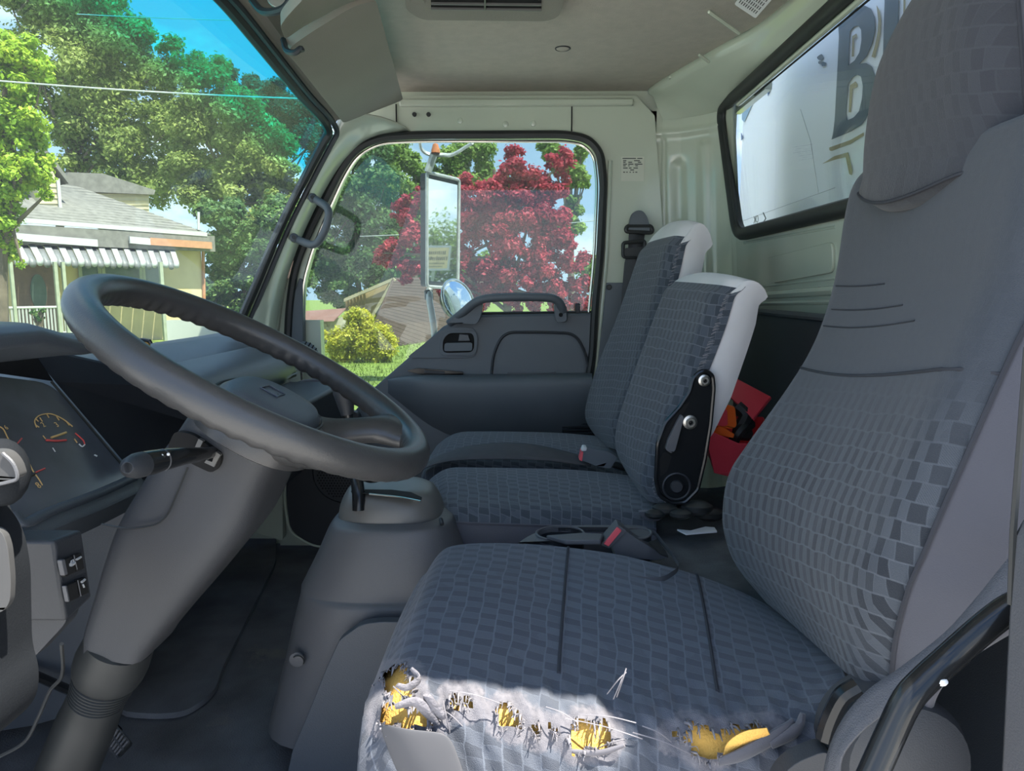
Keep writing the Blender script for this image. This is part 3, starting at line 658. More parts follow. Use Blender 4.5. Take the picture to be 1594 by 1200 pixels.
def cushion(inset):
    rows = []; uvs = []; L = 0
    for i in range(NU):
        if i: L += ((cfp[i]+cnp[i])/2-(cfp[i-1]+cnp[i-1])/2).length
        a, b = cfp[i], cnp[i]; fr = 1-ss(0, .10, i/NU); r = []; u = []; w = (a-b).length
        for j in range(NV):
            t = j/(NV-1); q = lerp(a, b, t); z = .010*math.sin(math.pi*t)-.026*(1-math.sqrt(max(0, 1-fr**2.2)))
            if t < .12: z -= .02*(1-math.sqrt(1-(1-t/.12)**2))
            r.append(q+V((inset*.6 if fr > .5 else 0, 0, z-inset))); u.append((L, -t*w))
        e = r[-1]; hh = 0; po = (0, 0)
        for k in range(1, ND+1):
            o, d = drop(k/ND); hh += math.hypot(o-po[0], d-po[1]); po = (o, d)
            r.append(e+V((.34*max(0, d-.045)*(1-ss(0, .35, i/NU)), -o+inset*min(1, k/6), -d))); u.append((L, -w-hh))
        rows.append(r); uvs.append(u)
    # front roll
    fr_rows = []; fu = []
    for s_, (dx, dz) in enumerate(((.050, -.22), (.015, -.14), (-.012, -.085), (-.020, -.045), (-.016, -.020), (-.007, -.006))):
        fr_rows.append([q+V((dx, 0, dz)) for q in rows[0]]); fu.append([(uu[0]-.06+s_*.01, uu[1]) for uu in uvs[0]])
    return fr_rows+rows, fu+uvs
rows, uvs = cushion(0); NF = 6
holes = [[(592, 1042), (612, 1036), (636, 1036), (642, 1060), (648, 1078), (632, 1084), (615, 1092), (604, 1078), (596, 1060)], [(588, 1104), (600, 1098), (622, 1094), (650, 1100), (668, 1118), (678, 1131), (640, 1134), (605, 1131), (590, 1127)],
         [(772, 1104), (786, 1096), (801, 1097), (808, 1118), (812, 1138), (795, 1136), (778, 1128)], [(826, 1126), (833, 1121), (842, 1138), (840, 1150), (829, 1145)], [(858, 1132), (868, 1130), (871, 1144), (860, 1145)],
         [(884, 1148), (888, 1136), (902, 1120), (925, 1122), (950, 1126), (953, 1148), (945, 1168), (920, 1166), (896, 1171), (887, 1160)],
         [(1068, 1125), (1090, 1131), (1118, 1140), (1150, 1130), (1196, 1127), (1200, 1132), (1180, 1150), (1160, 1150), (1135, 1162), (1120, 1176), (1100, 1182), (1075, 1168), (1068, 1150)], [(1042, 1142), (1050, 1138), (1053, 1150), (1044, 1154)], [(702, 1082), (712, 1078), (718, 1098), (706, 1102)], [(722, 1090), (732, 1084), (738, 1100), (726, 1104)]]
def inpoly(x, y, pl):
    c = False; n = len(pl)
    for i in range(n):
        x1, y1 = pl[i]; x2, y2 = pl[i-1]
        if (y1 > y) != (y2 > y) and x < (x2-x1)*(y-y1)/(y2-y1)+x1: c = not c
    return c
# ragged, puckered cloth round the tears
nr = np.random.default_rng(3)
for i in range(len(rows)):
    for j in range(NV-6, len(rows[0])):
        x, y = pix(rows[i][j])
        wgt = ss(1030, 1075, y)*(1-ss(1185, 1230, y)*.6)
        if wgt > 0:
            a = .0030*math.sin(i*.35+j*.3)+.0022*math.sin(i*.8-j*.6)+.0007*nr.normal()
            rows[i][j] = rows[i][j]+V((.0003*nr.normal(), -.6*a*wgt, .7*a*wgt))
    if i >= NF:   # loose cloth hump on the near rear corner
        pass
cut = set()
for i in range(len(rows)-1):
    for j in range(NV-4, len(rows[0])-1):
        c = (rows[i][j]+rows[i+1][j+1])/2; x, y = pix(c)
        x += 3*math.sin(i*1.7); y += 3*math.sin(j*2.1+i)
        if any(inpoly(x, y, h) for h in holes): cut.add((i, j))
def hdist(x, y):
    best = 1e9
    for h in holes:
        for k in range(len(h)):
            (x1, y1), (x2, y2) = h[k-1], h[k]; dx, dy = x2-x1, y2-y1; t = max(0, min(1, ((x-x1)*dx+(y-y1)*dy)/(dx*dx+dy*dy+1e-9))); best = min(best, math.hypot(x-x1-t*dx, y-y1-t*dy))
    return best
mb = MB(); mb.grid(rows, uvs, skip=lambda i, j: (i, j) in cut)
me = mesh_of('cushion', mb, M['fab'], ang=80); at = me.attributes.new('bare', 'FLOAT', 'POINT')
vals = [0.0]*len(me.vertices); nr_ = len(rows[0])
for i in range(len(rows)):
    for j in range(NV-10, nr_):
        x, y = pix(rows[i][j])
        if 1000 < y < 1215: vals[i*nr_+j] = max(0.0, 1-hdist(x, y)/34)*ss(1010, 1040, y)
at.data.foreach_set('value', vals)
cush = obj('cushion', me, None, ds_)
fr_, fu_ = cushion(.008)
mb = MB(); mb.grid([r[NV-10:] for r in fr_]); obj('foam', mb, M['foam'], cush, ang=80, label='exposed orange yellow foam under the torn cloth')
# frayed threads and strips along the tears
fr = MB(); fl = MB()
def cell(i, j): return (rows[i][j]+rows[i+1][j+1])/2
for (i, j) in cut:
    if random.random() < .35: continue
    for di, dj in ((1, 0), (-1, 0), (0, 1), (0, -1)):
        if (i+di, j+dj) in cut or not (0 <= i+di < len(rows)-1 and 0 <= j+dj < len(rows[0])-1): continue
        a = cell(i+di, j+dj); b = cell(i, j); d = (b-a)
        dn = d.normalized()
        for q in range(2):
            ln = random.uniform(.002, .0075); e = a+V((random.uniform(-.002, .002), -.001, random.uniform(-.002, .002)))
            w = V((-dn.z, 0, dn.x)) if abs(dn.y) < .8 else V((1, 0, 0))
            if random.random() < .6:
                pts = [e+dn*ln*t+V((0, -.006*t*t*random.random()-.001, .004*random.uniform(-1, 1)*t))+w*random.uniform(-.002, .002)*t for t in (0, .35, .7, 1)]
                fr.tube(pts, [.0006, .0005, .0004, .0002], 4, caps=False)
            else:
                ww = w*random.uniform(.001, .0022)
                p0 = e; p1 = e+dn*ln*.6+V((0, -.004, .002)); p2 = e+dn*ln+V((0, -.009, random.uniform(-.004, .005)))
                fl.add([p0-ww, p0+ww, p1+ww*.8, p1-ww*.8, p2+ww*.3, p2-ww*.3], [(0, 1, 2, 3), (3, 2, 4, 5)])
for px_, py_, tx, ty in ((960, 1085, 975, 1040), (955, 1088, 972, 1048), (945, 1080, 975, 1046), (880, 1118, 1000, 1150), (905, 1112, 990, 1125), (1000, 1130, 1045, 1155), (640, 1100, 612, 1068), (690, 1090, 700, 1140), (985, 1140, 1080, 1176), (1080, 1170, 1090, 1195), (930, 1165, 975, 1150), (850, 1100, 900, 1125), (700, 1075, 780, 1095), (690, 1105, 720, 1130)):
    Yq = .642
    a = P(px_, py_, Yq-.010); b = P(tx, ty, Yq-.014); m_ = (a+b)/2+V((0, -.006, .006))
    fr.tube(cr([a, m_, b], 6), .0006, 4)
obj('frayed_threads', fr, M['fray'], cush, kind='stuff'); obj('torn_strips', fl, M['fray'], cush, kind='stuff', solid=.0006)
# curled flaps of torn cloth
for pts, wd, mt in ((((640, 1040), (652, 1056), (634, 1070), (618, 1066)), .006, 'bare'), (((680, 1128), (664, 1108), (646, 1092), (615, 1100)), .008, 'bare'), (((690, 1118), (674, 1100), (665, 1082)), .009, 'bare'), (((1235, 1122), (1215, 1140), (1160, 1172), (1120, 1186)), .012, 'side'), (((1130, 1178), (1142, 1160), (1165, 1146), (1196, 1138)), .010, 'foam'), (((1250, 1110), (1240, 1135), (1200, 1160)), .012, 'side'), (((880, 1168), (930, 1172), (972, 1160)), .005, 'fray')):
    c = cr([P(x, y, .628-.004*k) for k, (x, y) in enumerate(pts)], 5); mb = MB(); mb.tube(c, [wd*(.5+.5*math.sin(math.pi*(k+.6)/(len(c)+.2))) for k in range(len(c))], 8, flat=(.9, .35), up=(0, -.4, 1)); obj('torn_flap', mb, M[mt], cush)
# seams across the cushion
def cseam(x0y0, ts=(0.04, .93)):
    i = min(range(NF, len(rows)), key=lambda k: abs(pix(rows[k][3])[0]-x0y0))
    seamtube([rows[i][j]+V((0, 0, .0002)) for j in range(int(ts[0]*NV), int(ts[1]*NV))], .0022, M['seam'], cush)
cseam(884); cseam(1086)
# grey lower skirt on the near side and the far side
mb = MB(); sk = [[P(588, 1122, .628), P(615, 1130, .616), P(650, 1136, .613), P(700, 1138, .612)], [P(596, 1150, .628), P(630, 1165, .616), P(670, 1172, .613), P(712, 1170, .612)], [P(622, 1215, .632), P(650, 1220, .62), P(690, 1220, .615), P(728, 1215, .613)], [P(650, 1260, .635), P(670, 1260, .63), P(700, 1260, .62), P(735, 1260, .615)]]
mb.grid(sk); obj('skirt', mb, M['skirt'], cush, solid=.002, sub=2)
mb = MB(); mb.grid(*[ [[q+V((0, .010*t, -.11*t)) for t in np.linspace(0, 1, 4)] for q in [r[0] for r in rows]] ][:1]); obj('skirt', mb, M['side'], cush, ang=80)
# lever under the front edge
mb = MB(); mb.tube(cr([P(584, 1162, .66), P(590, 1175, .655), P(600, 1205, .65)], 4), .0075, 10); mb.ball(P(584, 1162, .66), .0076, 10); obj('slide_lever', mb, M['black'], ds_)
# seat base
mb = MB(); mb.box((.08, .88, 1.03), (.34, .34, .24)); obj('seat_base', mb, M['dark'], ds_, bev=.02)
# recliner cover: round grey moulding low on the near side
c = P(1405, 1180, .575); mb = MB(); mb.lathe([(0, .022), (.035, .02), (.052, .012), (.057, 0), (.057, -.05)], c, (0, -1, .05), 32); obj('recliner_cover', mb, M['shroud'], ds_)
mb = MB(); mb.prism(rp([P(x, y, .60) for x, y in ((1196, 1196), (1222, 1166), (1272, 1146), (1290, 1166), (1292, 1240), (1190, 1240))], .012, 4), (0, -.02, 0)); obj('side_valance', mb, M['shroud'], ds_, bev=.006)
mb = MB(); mb.tube(cr([P(x, y, .585) for x, y in ((1335, 1068), (1310, 1085), (1292, 1120), (1283, 1150))], 5), .008, 8); obj('recliner_link', mb, M['black'], ds_)
# ---------------------------------------------------------------- passenger bench: two seats
def back_seat(root, far, near, dlist, fm, sm, topd=.05, strip=None):
    sh = Sheet([P(*q) for q in far], [P(*q) for q in near], (-1, 0, .2), n=60, m=26, bulge=.006, rc=.02, k=.8)
    sh.end = lambda u, t: -.014*ss(.93, 1, u)**2
    mb = MB(); sh.face(mb); o = obj('backrest', mb, M['fab2'], root, ang=80)
    ne = sh.edge(True); fe = sh.edge(False); n = len(ne)
    dd = [interp(i/(n-1), np.linspace(0, 1, len(dlist)), dlist) for i in range(n)]
    R1, U1 = band(ne, [V((d, -.004, lerp(.02, -.28, ss(.82, 1, i/(n-1)))*d)) for i, d in enumerate(dd)], 9, (0, -.010, 0))
    R1 = [[q+V((0, 0, topd*.75*math.sin(math.pi*j/8)**.7*ss(.86, 1, i/(n-1)) if 0 < j < 8 else 0)) for j, q in enumerate(r)] for i, r in enumerate(R1)]
    R2, U2 = band(fe, [V((d, .004, 0)) for d in dd], 6, (0, .01, 0))
    mb = MB(); mb.grid(R1, U1); so = obj('side_panel', mb, M[sm], o, ang=80, label='pale grey side panel')
    mb = MB(); mb.grid(R2, U2); obj('side_panel', mb, M[sm], o, ang=80)
    tp = [sh.S(sh.nn-1.001, t) for t in sh.ts()]; d = dd[-1]; m = len(tp); rr = []
    for j, q in enumerate(tp):
        t = j/(m-1); e = lerp(R2[-1][-1], R1[-1][-1], t); g = (math.sin(math.pi*t)**.45 if t < .5 else 1-.25*((t-.5)/.5)**3) if t > 0 else 0
        rr.append([R1[-1][k] if j == m-1 else lerp(q, e, s)+V((0, -.010*math.sin(math.pi*s)*ss(.8, 1, t), topd*math.sin(math.pi*s)**.7*g if 0 < s < 1 else 0)) for k, s in enumerate(np.linspace(0, 1, 9))])
    mb = MB(); mb.grid(rr); obj('top_panel', mb, M[sm], o, ang=80)
    mb = MB(); mb.grid([[lerp(R2[i][-1], R1[i][-1], t) for t in np.linspace(0, 1, 6)] for i in range(n)]); obj('back_cover', mb, M['dark'], o, ang=80)
    # patterned gusset with pale tufts along the near edge
    mb = MB(); mb.grid([[p+V((-.001, -.0025, 0)), p+V((d*.10, -.008, .001)), p+V((d*.24, -.0115, .002))] for p, d in zip(ne, dd)], [[(i*.011, 0), (i*.011, .01), (i*.011, .02)] for i in range(n)]); obj('gusset', mb, M['fab2'], o)
    th = MB()
    for i in range(2, n-1):
        for q in range(2):
            p = lerp(ne[i], ne[i-1], random.random()); d_ = V((random.uniform(.003, .016), -.007, random.uniform(.001, .006)))
            th.tube([p+V((-.002, -.002, 0)), p+d_*.5+V((0, -.003, .001)), p+d_+V((0, -.002, 0))], [.0007, .0006, .0003], 4, caps=False)
    obj('loose_threads', th, M['fray'], o, kind='stuff')
    return sh, o, R1
def bench_cushion(root, far, near, fm, rear=None):
    a = resample(cr([P(*q) for q in far], 6), 60); b = resample(cr([P(*q) for q in near], 6), 60); rows = []; uv = []; L = 0
    for i in range(60):
        if i: L += ((a[i]+b[i])/2-(a[i-1]+b[i-1])/2).length
        fr = 1-ss(0, .16, i/60); r = []; u = []; w = (a[i]-b[i]).length
        for j in range(26):
            t = j/25; e = 0
            for s in (t, 1-t):
                if s < .12: e -= .022*(1-math.sqrt(1-(1-s/.12)**2))
            r.append(lerp(a[i], b[i], t)+V((0, 0, .012*math.sin(math.pi*t)+e-.03*(1-math.sqrt(max(0, 1-fr**2.2)))))); u.append((L, -t*w))
        rows.append(r); uv.append(u)
    f = []; fu = []
    for k, (dx, dz) in enumerate(((-.02, -.16), (-.03, -.09), (-.027, -.05), (-.018, -.022), (-.008, -.007))):
        f.append([q+V((dx, 0, dz)) for q in rows[0]]); fu.append([(q[0]-.05+.01*k, q[1]) for q in uv[0]])
    rows = f+rows; uv = fu+uv
    mb = MB(); mb.grid(rows, uv); o = obj('cushion', mb, M['fab2'], root, ang=80)
    ed = [r[-1] for r in rows]; R, U = band(ed, [V((0, -.004, -.075))]*len(ed), 6, (0, -.008, 0)); mb = MB(); mb.grid(R, U); obj('front_panel', mb, M['side'], o, ang=80, label='smooth grey boxing')
    ed = [r[0] for r in rows]; R, U = band(ed, [V((0, .004, -.075))]*len(ed), 4); mb = MB(); mb.grid(R, U); obj('front_panel', mb, M['side'], o, ang=80)
    seamtube([r[-1]+V((0, -.001, 0)) for r in rows], .0022, M['side'], o, 'piping')
    return rows, o
pas = thing('passenger_seat', 'far passenger seat beside the door, checkered cloth with pale side', 'seat', (.05, 1.82, .93))
prow, pc = bench_cushion(pas, [(688, 670, 2.03), (740, 669, 2.03), (800, 669, 2.03), (870, 671, 2.03), (930, 676, 2.03), (1000, 684, 2.03)], [(664, 716, 1.63), (700, 721, 1.63), (780, 724, 1.63), (860, 726, 1.63), (950, 731, 1.63), (1030, 738, 1.63)], 'fab2')
psh, pb, pR = back_seat(pas, [(935, 690, 2.02), (910, 655, 2.03), (910, 625, 2.03), (926, 570, 2.03), (955, 500, 2.03), (980, 430, 2.03), (998, 378, 2.02)], [(958, 700, 1.66), (955, 665, 1.66), (968, 635, 1.66), (993, 570, 1.66), (1014, 495, 1.66), (1033, 420, 1.66), (1046, 364, 1.66)], [.05, .06, .065, .07, .07, .068, .06], 'fab2', 'sidel')
mb = MB(); mb.box((.05, 1.83, 1.08), (.36, .36, .28)); obj('seat_base', mb, M['dark'], pas, bev=.02)
mid_ = thing('middle_seat', 'narrower middle seat with a black hinge plate on its pale backrest side', 'seat', (.05, 1.42, .93))
mrow, mc = bench_cushion(mid_, [(668, 724, 1.60), (720, 724, 1.60), (800, 725, 1.60), (880, 727, 1.60), (950, 733, 1.60), (1010, 742, 1.60)], [(672, 790, 1.26), (720, 795, 1.25), (800, 798, 1.25), (900, 801, 1.25), (980, 803, 1.25), (1022, 805, 1.25)], 'fab2')
msh, mbk, mR = back_seat(mid_, [(985, 750, 1.58), (957, 700, 1.585), (957, 660, 1.59), (972, 610, 1.59), (995, 545, 1.59), (1015, 490, 1.59), (1036, 436, 1.59)], [(1012, 782, 1.27), (1000, 752, 1.27), (1012, 712, 1.27), (1035, 655, 1.27), (1064, 585, 1.27), (1092, 515, 1.27), (1117, 442, 1.27)], [.03, .055, .075, .08, .075, .07, .055], 'fab2', 'sidel', .026)
mb = MB(); mb.box((.14, 1.42, 1.09), (.20, .24, .28)); obj('seat_base', mb, M['dark'], mid_, bev=.02)
# hinge plate
hp_ = rp([P(x, y, 1.245) for x, y in ((1079, 590), (1087, 580), (1099, 577), (1109, 584), (1111, 604), (1106, 660), (1097, 715), (1086, 762), (1066, 782), (1044, 783), (1026, 770), (1021, 745), (1024, 690), (1036, 658), (1058, 634), (1074, 610))], .006, 3)
mb = MB(); mb.prism(hp_, (0, .012, 0)); hg = obj('hinge_plate', mb, M['black'], mid_, bev=.003)
ctr = sum(hp_, V())/len(hp_)
mb = MB(); mb.tube(hp_, .004, 8, closed=True); obj('plate_rim', mb, M['black'], hg)
for x, y, r in ((1096, 592, .007), (1074, 657, .0085)):
    c = P(x, y, 1.243); mb = MB(); mb.lathe([(r*1.5, 0), (r*1.5, .003), (r, .004)], c, (0, -1, 0), 18); mb.lathe([(r*.45, .002), (r*.5, .008), (r*.95, .008), (r, 0)], c, (0, -1, 0), 18); obj('bolt', mb, M['steel'], hg)
c = P(1053, 757, 1.243); mb = MB(); mb.lathe([(0, .005), (.010, .005), (.012, .002), (.012, 0)], c, (0, -1, 0), 20); mb.lathe([(.026, 0), (.026, .002), (.024, .003), (.022, .001)], c, (0, -1, 0), 28); obj('pivot', mb, M['dark'], hg)
mb = MB(); mb.prism(rp([P(x, y, 1.232) for x, y in ((1061, 645), (1065, 650), (1061, 665), (1051, 702), (1045, 706), (1036, 700), (1040, 685), (1055, 655))], .004, 3), (0, .010, 0)); obj('release_lever', mb, M['mid'], hg, bev=.003)
mb = MB(); mb.prism(rp([P(x, y, 1.2445) for x, y in ((1062, 632), (1074, 625), (1066, 640), (1052, 660), (1042, 690), (1033, 700), (1034, 680), (1046, 655))], .003, 2), (0, .003, 0)); obj('lever_slot', mb, M['hole'], hg)
mb = MB(); mb.prism(rp([P(x, y, 1.2445) for x, y in ((1034, 702), (1046, 710), (1038, 735), (1028, 742), (1027, 715))], .003, 2), (0, .003, 0)); obj('lever_slot', mb, M['hole'], hg)
# dark padding rags at the hinge foot
mb = MB()
for x, y, Y, r in ((1035, 792, 1.24, .016), (1060, 800, 1.22, .014), (1085, 790, 1.25, .02), (1020, 800, 1.23, .013), (1105, 800, 1.3, .02)): mb.ball(P(x, y, Y), r, 10, (1.5, 1, .7))
obj('hinge_rags', mb, M['rubber'], mid_)
# small folded tongue of cloth at the rear corner
mb = MB(); mb.prism(rp([P(x, y, 1.235) for x, y in ((994, 797), (1010, 796), (1028, 800), (1028, 810), (1012, 812), (1000, 806))], .004, 3), (0, .012, 0)); obj('corner_tab', mb, M['side'], mc, bev=.002)
# ================================================================ STEERING, DASHBOARD, CONSOLE
# ---------------------------------------------------------------- steering wheel
WC = V((-.3086, .8408, 1.6475)); WA, WB, WR = .518, -.04, .2045
e1 = V((math.cos(WA), 0, -math.sin(WA))); e2 = (V((0, 1, 0))*math.cos(WB)+V((math.sin(WA), 0, math.cos(WA)))*math.sin(WB)).normalized(); wn_ = e1.cross(e2).normalized()
if wn_.z < 0: wn_ = -wn_
def wpt(a, r, h=0): return WC+(e1*math.cos(a)+e2*math.sin(a))*r+wn_*h
sw_ = thing('steering_wheel', 'big dark grey two spoke steering wheel with finger grips on its rim', 'steering wheel', WC)
n = 240; mc_ = 18; rows = []
for i in range(n):
    a = 2*math.pi*i/n; r = []
    g = .0015*(.5+.5*math.cos(a*64))**1.5*(.8+.4*math.sin(a*5.3))
    for k in range(mc_):
        b = 2*math.pi*k/mc_; inn = max(0, -math.cos(b)*.35-math.sin(b)*.85)
        rr = .0178+(-g*1.6 if inn > .2 else 0)*min(1, inn*1.3)
        r.append(wpt(a, WR+math.cos(b)*rr, math.sin(b)*rr*1.08))
    rows.append(r)
mb = MB(); mb.grid(rows, cu=True, cv=True); rim = obj('rim', mb, M['wheel'], sw_, ang=80)
# hub: domed body with a padded horn cover
def blob(prof, cx=0, cy=0, sx=1, sy=1, n=48, p=2.6):
    cx += .028; prof = [(r, h-.050) for r, h in prof]
    rows = []
    for r, h in prof:
        rw = []
        for k in range(n):
            t = 2*math.pi*k/n; c, s = math.cos(t), math.sin(t); q = (abs(c)**p+abs(s)**p)**(-1/p)
            rw.append(WC+e1*(cx+c*q*r*sx)+e2*(cy+s*q*r*sy)+wn_*h)
        rows.append(rw)
    return rows
mb = MB(); mb.grid(blob([(.001, .022), (.052, .022), (.070, .015), (.078, .003), (.078, -.020), (.060, -.028), (.001, -.03)], .0, 0, .92, 1.12), cv=True); hub = obj('hub', mb, M['wheel'], sw_, ang=60)
mb = MB(); mb.grid(blob([(.001, .037), (.036, .036), (.050, .032), (.057, .024), (.059, .014)], -.004, 0, 1.0, 1.35), cv=True); pad = obj('horn_pad', mb, M['dash'], sw_, ang=60)
mb = MB(); mb.tube([r for r in blob([(.061, .021)], -.004, 0, 1, 1.35)[0]], .0018, 6, closed=True); obj('pad_groove', mb, M['rubber'], pad)
# raised plain emblem frame on the pad
mb = MB(); mb.tube([WC+e1*(x+.018)+e2*y+wn_*-.0125 for x, y in ((-.012, -.014), (.010, -.014), (.010, .014), (-.012, .014))], .0011, 5, closed=True); obj('emblem', mb, M['dash'], pad)
for sgn in (1, -1):
    a0 = math.radians(26)*sgn if sgn > 0 else math.radians(-26)
    rows = []
    for q in range(13):
        t = q/12; r = lerp(.082, WR+.006, t); ang = lerp(math.radians(36), math.radians(32), t)*sgn
        w = .030*(1-.25*math.sin(math.pi*t))+.026*ss(.6, .9, t)-.03*ss(.88, 1, t)+.008*ss(.3, 0, t); h0 = -.045*(1-ss(0, .95, t))-.004; c = wpt(ang, r, h0); dr_ = (wpt(ang, 1)-WC).normalized(); tn = wn_.cross(dr_)
        rows.append([c+tn*(w*math.cos(b))+wn_*(.020*math.sin(b)*(1.05-.25*t)) for b in np.linspace(0, 2*math.pi, 17)[:-1]])
    mb = MB(); mb.grid(rows, cv=True); obj('spoke', mb, M['wheel'], sw_, ang=70)
# ---------------------------------------------------------------- steering column
co = thing('steering_column', 'long grey steering column shroud slanting down to a ribbed rubber boot', 'steering column', (-.75, .84, .95))
def sec(cx, cy, Y, w, d, ax, n=36, p=6.0, sk=0):
    """rounded section centred on a photo point: w along the in-picture direction ax, d in depth"""
    c = P(cx, cy, Y); u = (P(cx+ax[0]*100, cy+ax[1]*100, Y)-c).normalized(); out = []
    for k in range(n):
        t = 2*math.pi*k/n; cc, s = math.cos(t), math.sin(t); q = (abs(cc)**p+abs(s)**p)**(-1/p)
        out.append(c+u*(cc*q*w/2)+V((0, s*q*d/2, 0)))
    return out
S_ = [((290, 640), (425, 704), .15), ((280, 650), (430, 716), .16), ((262, 676), (418, 738), .165), ((240, 705), (400, 775), .165), ((205, 760), (372, 838), .16), ((170, 822), (330, 893), .15), ((150, 880), (288, 945), .14), ((134, 940), (250, 990), .125), ((120, 990), (224, 1022), .115), ((118, 1018), (214, 1038), .11)]
rows = []
for (x0, y0), (x1, y1), d in S_:
    cx, cy = (x0+x1)/2, (y0+y1)/2; Y = .80+d/2-.02; c0 = P(x0, y0, .80); c1 = P(x1, y1, .80); w = (c1-c0).length*1.0
    ax = (x1-x0, y1-y0); rows.append([q+V((0, d/2, 0)) for q in sec(cx, cy, .80, w, d, ax)])
rr = [[r[k] for r in rows] for k in range(len(rows[0]))]
rr = [cr(r, 4) for r in rr]; rows = [[rr[k][i] for k in range(len(rr))] for i in range(len(rr[0]))]
o_top = sum(rows[0], V())/len(rows[0]); rows.insert(0, [lerp(q, o_top, .6)+V((.01, 0, .01)) for q in rows[0]])
mb = MB(); mb.grid(rows, cv=True); mb.f.append(tuple(range(len(rows[0])))); mb.mi.append(0); shroud = obj('shroud', mb, M['shroud'], co, ang=60)
# moulding seam on the near face
YS = .7945
mb = MB(); mb.tube(rp([P(x, y, YS) for x, y in ((292, 728), (262, 800), (246, 816), (200, 824), (158, 816))], .02, 4, closed=False), .0013, 5); obj('shroud_seam', mb, M['rubber'], shroud)
# stalk opening and stalk
hol = rp([P(x, y, .793) for x, y in ((262, 692), (272, 671), (300, 676), (345, 708), (342, 726), (330, 737), (298, 722), (262, 700))], .006, 3)
mb = MB(); mb.prism(hol, (0, .01, 0)); obj('stalk_opening', mb, M['hole'], shroud)
mb = MB(); mb.prism([P(x, y, .790) for x, y in ((309, 683), (316, 687), (306, 708), (300, 704))], (0, .006, 0)); mb.prism([P(x, y, .790) for x, y in ((336, 703), (343, 708), (333, 727), (318, 720), (321, 716), (330, 719))], (0, .006, 0)); obj('stalk_bracket', mb, M['warm'], shroud)
pth = [P(330, 704, .80), P(312, 707, .76), P(285, 710, .73), P(258, 715, .705), P(252, 716, .70), P(235, 720, .685), P(215, 724, .668), P(203, 727, .655), P(198, 728, .648)]
mb = MB(); mb.tube(pth, [.0075, .0078, .0095, .0112, .0112, .0125, .0122, .010, .005], 16); stk = obj('stalk', mb, M['black'], co)
c = P(210, 727, .653); mb = MB(); mb.tube([P(222, 722.5, .674), P(212, 725, .665), P(203, 727, .655), P(198, 728, .648)], [.0127, .0125, .0104, .0055], 16); obj('stalk_end', mb, M['dark'], stk)
mb = MB(); ddir = (pth[4]-pth[3]).normalized(); mb.tube([pth[4]-ddir*.0008, pth[4]+ddir*.0008], .0117, 16); obj('stalk_ring', mb, M['mid'], stk)
for x, y in ((252, 709), (262, 707)):
    mb = MB(); mb.ball(P(x, y, .689+.004*(x-252)/10), .0018, 6); obj('stalk_print', mb, M['white'], stk)
# bellows boot and tube
prof = []; 
ax0 = P(172, 1036, .84); ax1 = P(104, 1200, .86); axd = (ax1-ax0).normalized()
prof = [(.030, -.045), (.041, -.040), (.044, -.01), (.043, .006), (.041, .014)]
for k in range(7): h = .018+k*.0052; prof += [(.039-.0006*k, h), (.036-.0006*k, h+.0022), (.0385-.0006*k, h+.0036)]
prof += [(.035, .060), (.036, .085), (.037, .088), (.040, .25), (.0, .25)]
mb = MB(); mb.lathe(prof, ax0, axd, 32); obj('boot', mb, M['rubber'], co, ang=30)
# ---------------------------------------------------------------- dashboard
da = thing('dashboard', 'slate grey dashboard running across under the windshield', 'dashboard', (-.8, 1.3, 1.0))
prof = [(-1.12, 1.58), (-.95, 1.612), (-.90, 1.618), (-.84, 1.610), (-.79, 1.592), (-.775, 1.585), (-.765, 1.588), (-.72, 1.578), (-.685, 1.562), (-.668, 1.540), (-.665, 1.50), (-.70, 1.44), (-.71, 1.25), (-.80, 1.12), (-1.12, 1.05)]
rows = []
for Y, kx in ((1.18, 0), (1.24, 0), (1.3, 0), (1.36, 0), (1.45, 0), (1.7, 0), (1.95, .0), (2.08, -.01), (2.16, -.035), (2.20, -.07)):
    rows.append([V((x+kx*(1 if x > -.9 else 0), Y, z-(.02 if Y > 2.18 else 0)-.13*(1-ss(1.18, 1.36, Y)))) for x, z in prof])
rows = [[cr([r[k] for r in rows], 4)[i] for k in range(len(prof))] for i in range((len(rows)-1)*4+1)]
rows = [cr(r, 3) for r in rows]
mb = MB(); mb.grid(rows); mb.f.append(tuple(range(len(rows[0])))); mb.mi.append(0); top = obj('dash_top', mb, M['dash'], da, ang=50)
# cluster cowl: hood over the gauges
n_pl = V((.155, 0, .125)).normalized()
pa = P(205, 742, 1.08)                      # lower far corner of the gauge panel
def gp(x, y, d=0): return PN(x, y, pa+n_pl*d, n_pl)
hoodp = [(-1.12, 1.60), (-.90, 1.675), (-.74, 1.706), (-.62, 1.708), (-.592, 1.700), (-.588, 1.692), (-.594, 1.684), (-.63, 1.682), (-.72, 1.672)]
rows = [[V((x, Y, z-.02*ss(.86, .95, Y))) for x, z in hoodp] for Y in (.45, .6, .75, .86, .92, .95, .97)]
mb = MB(); mb.grid([cr(r, 4) for r in rows]); hood = obj('cluster_hood', mb, M['dash'], da, ang=50, solid=.004)
mb = MB(); mb.tube([V((-.595, Y, 1.686)) for Y in (.45, .8, .90)], .004, 8); obj('hood_bead', mb, M['rubber'], hood)
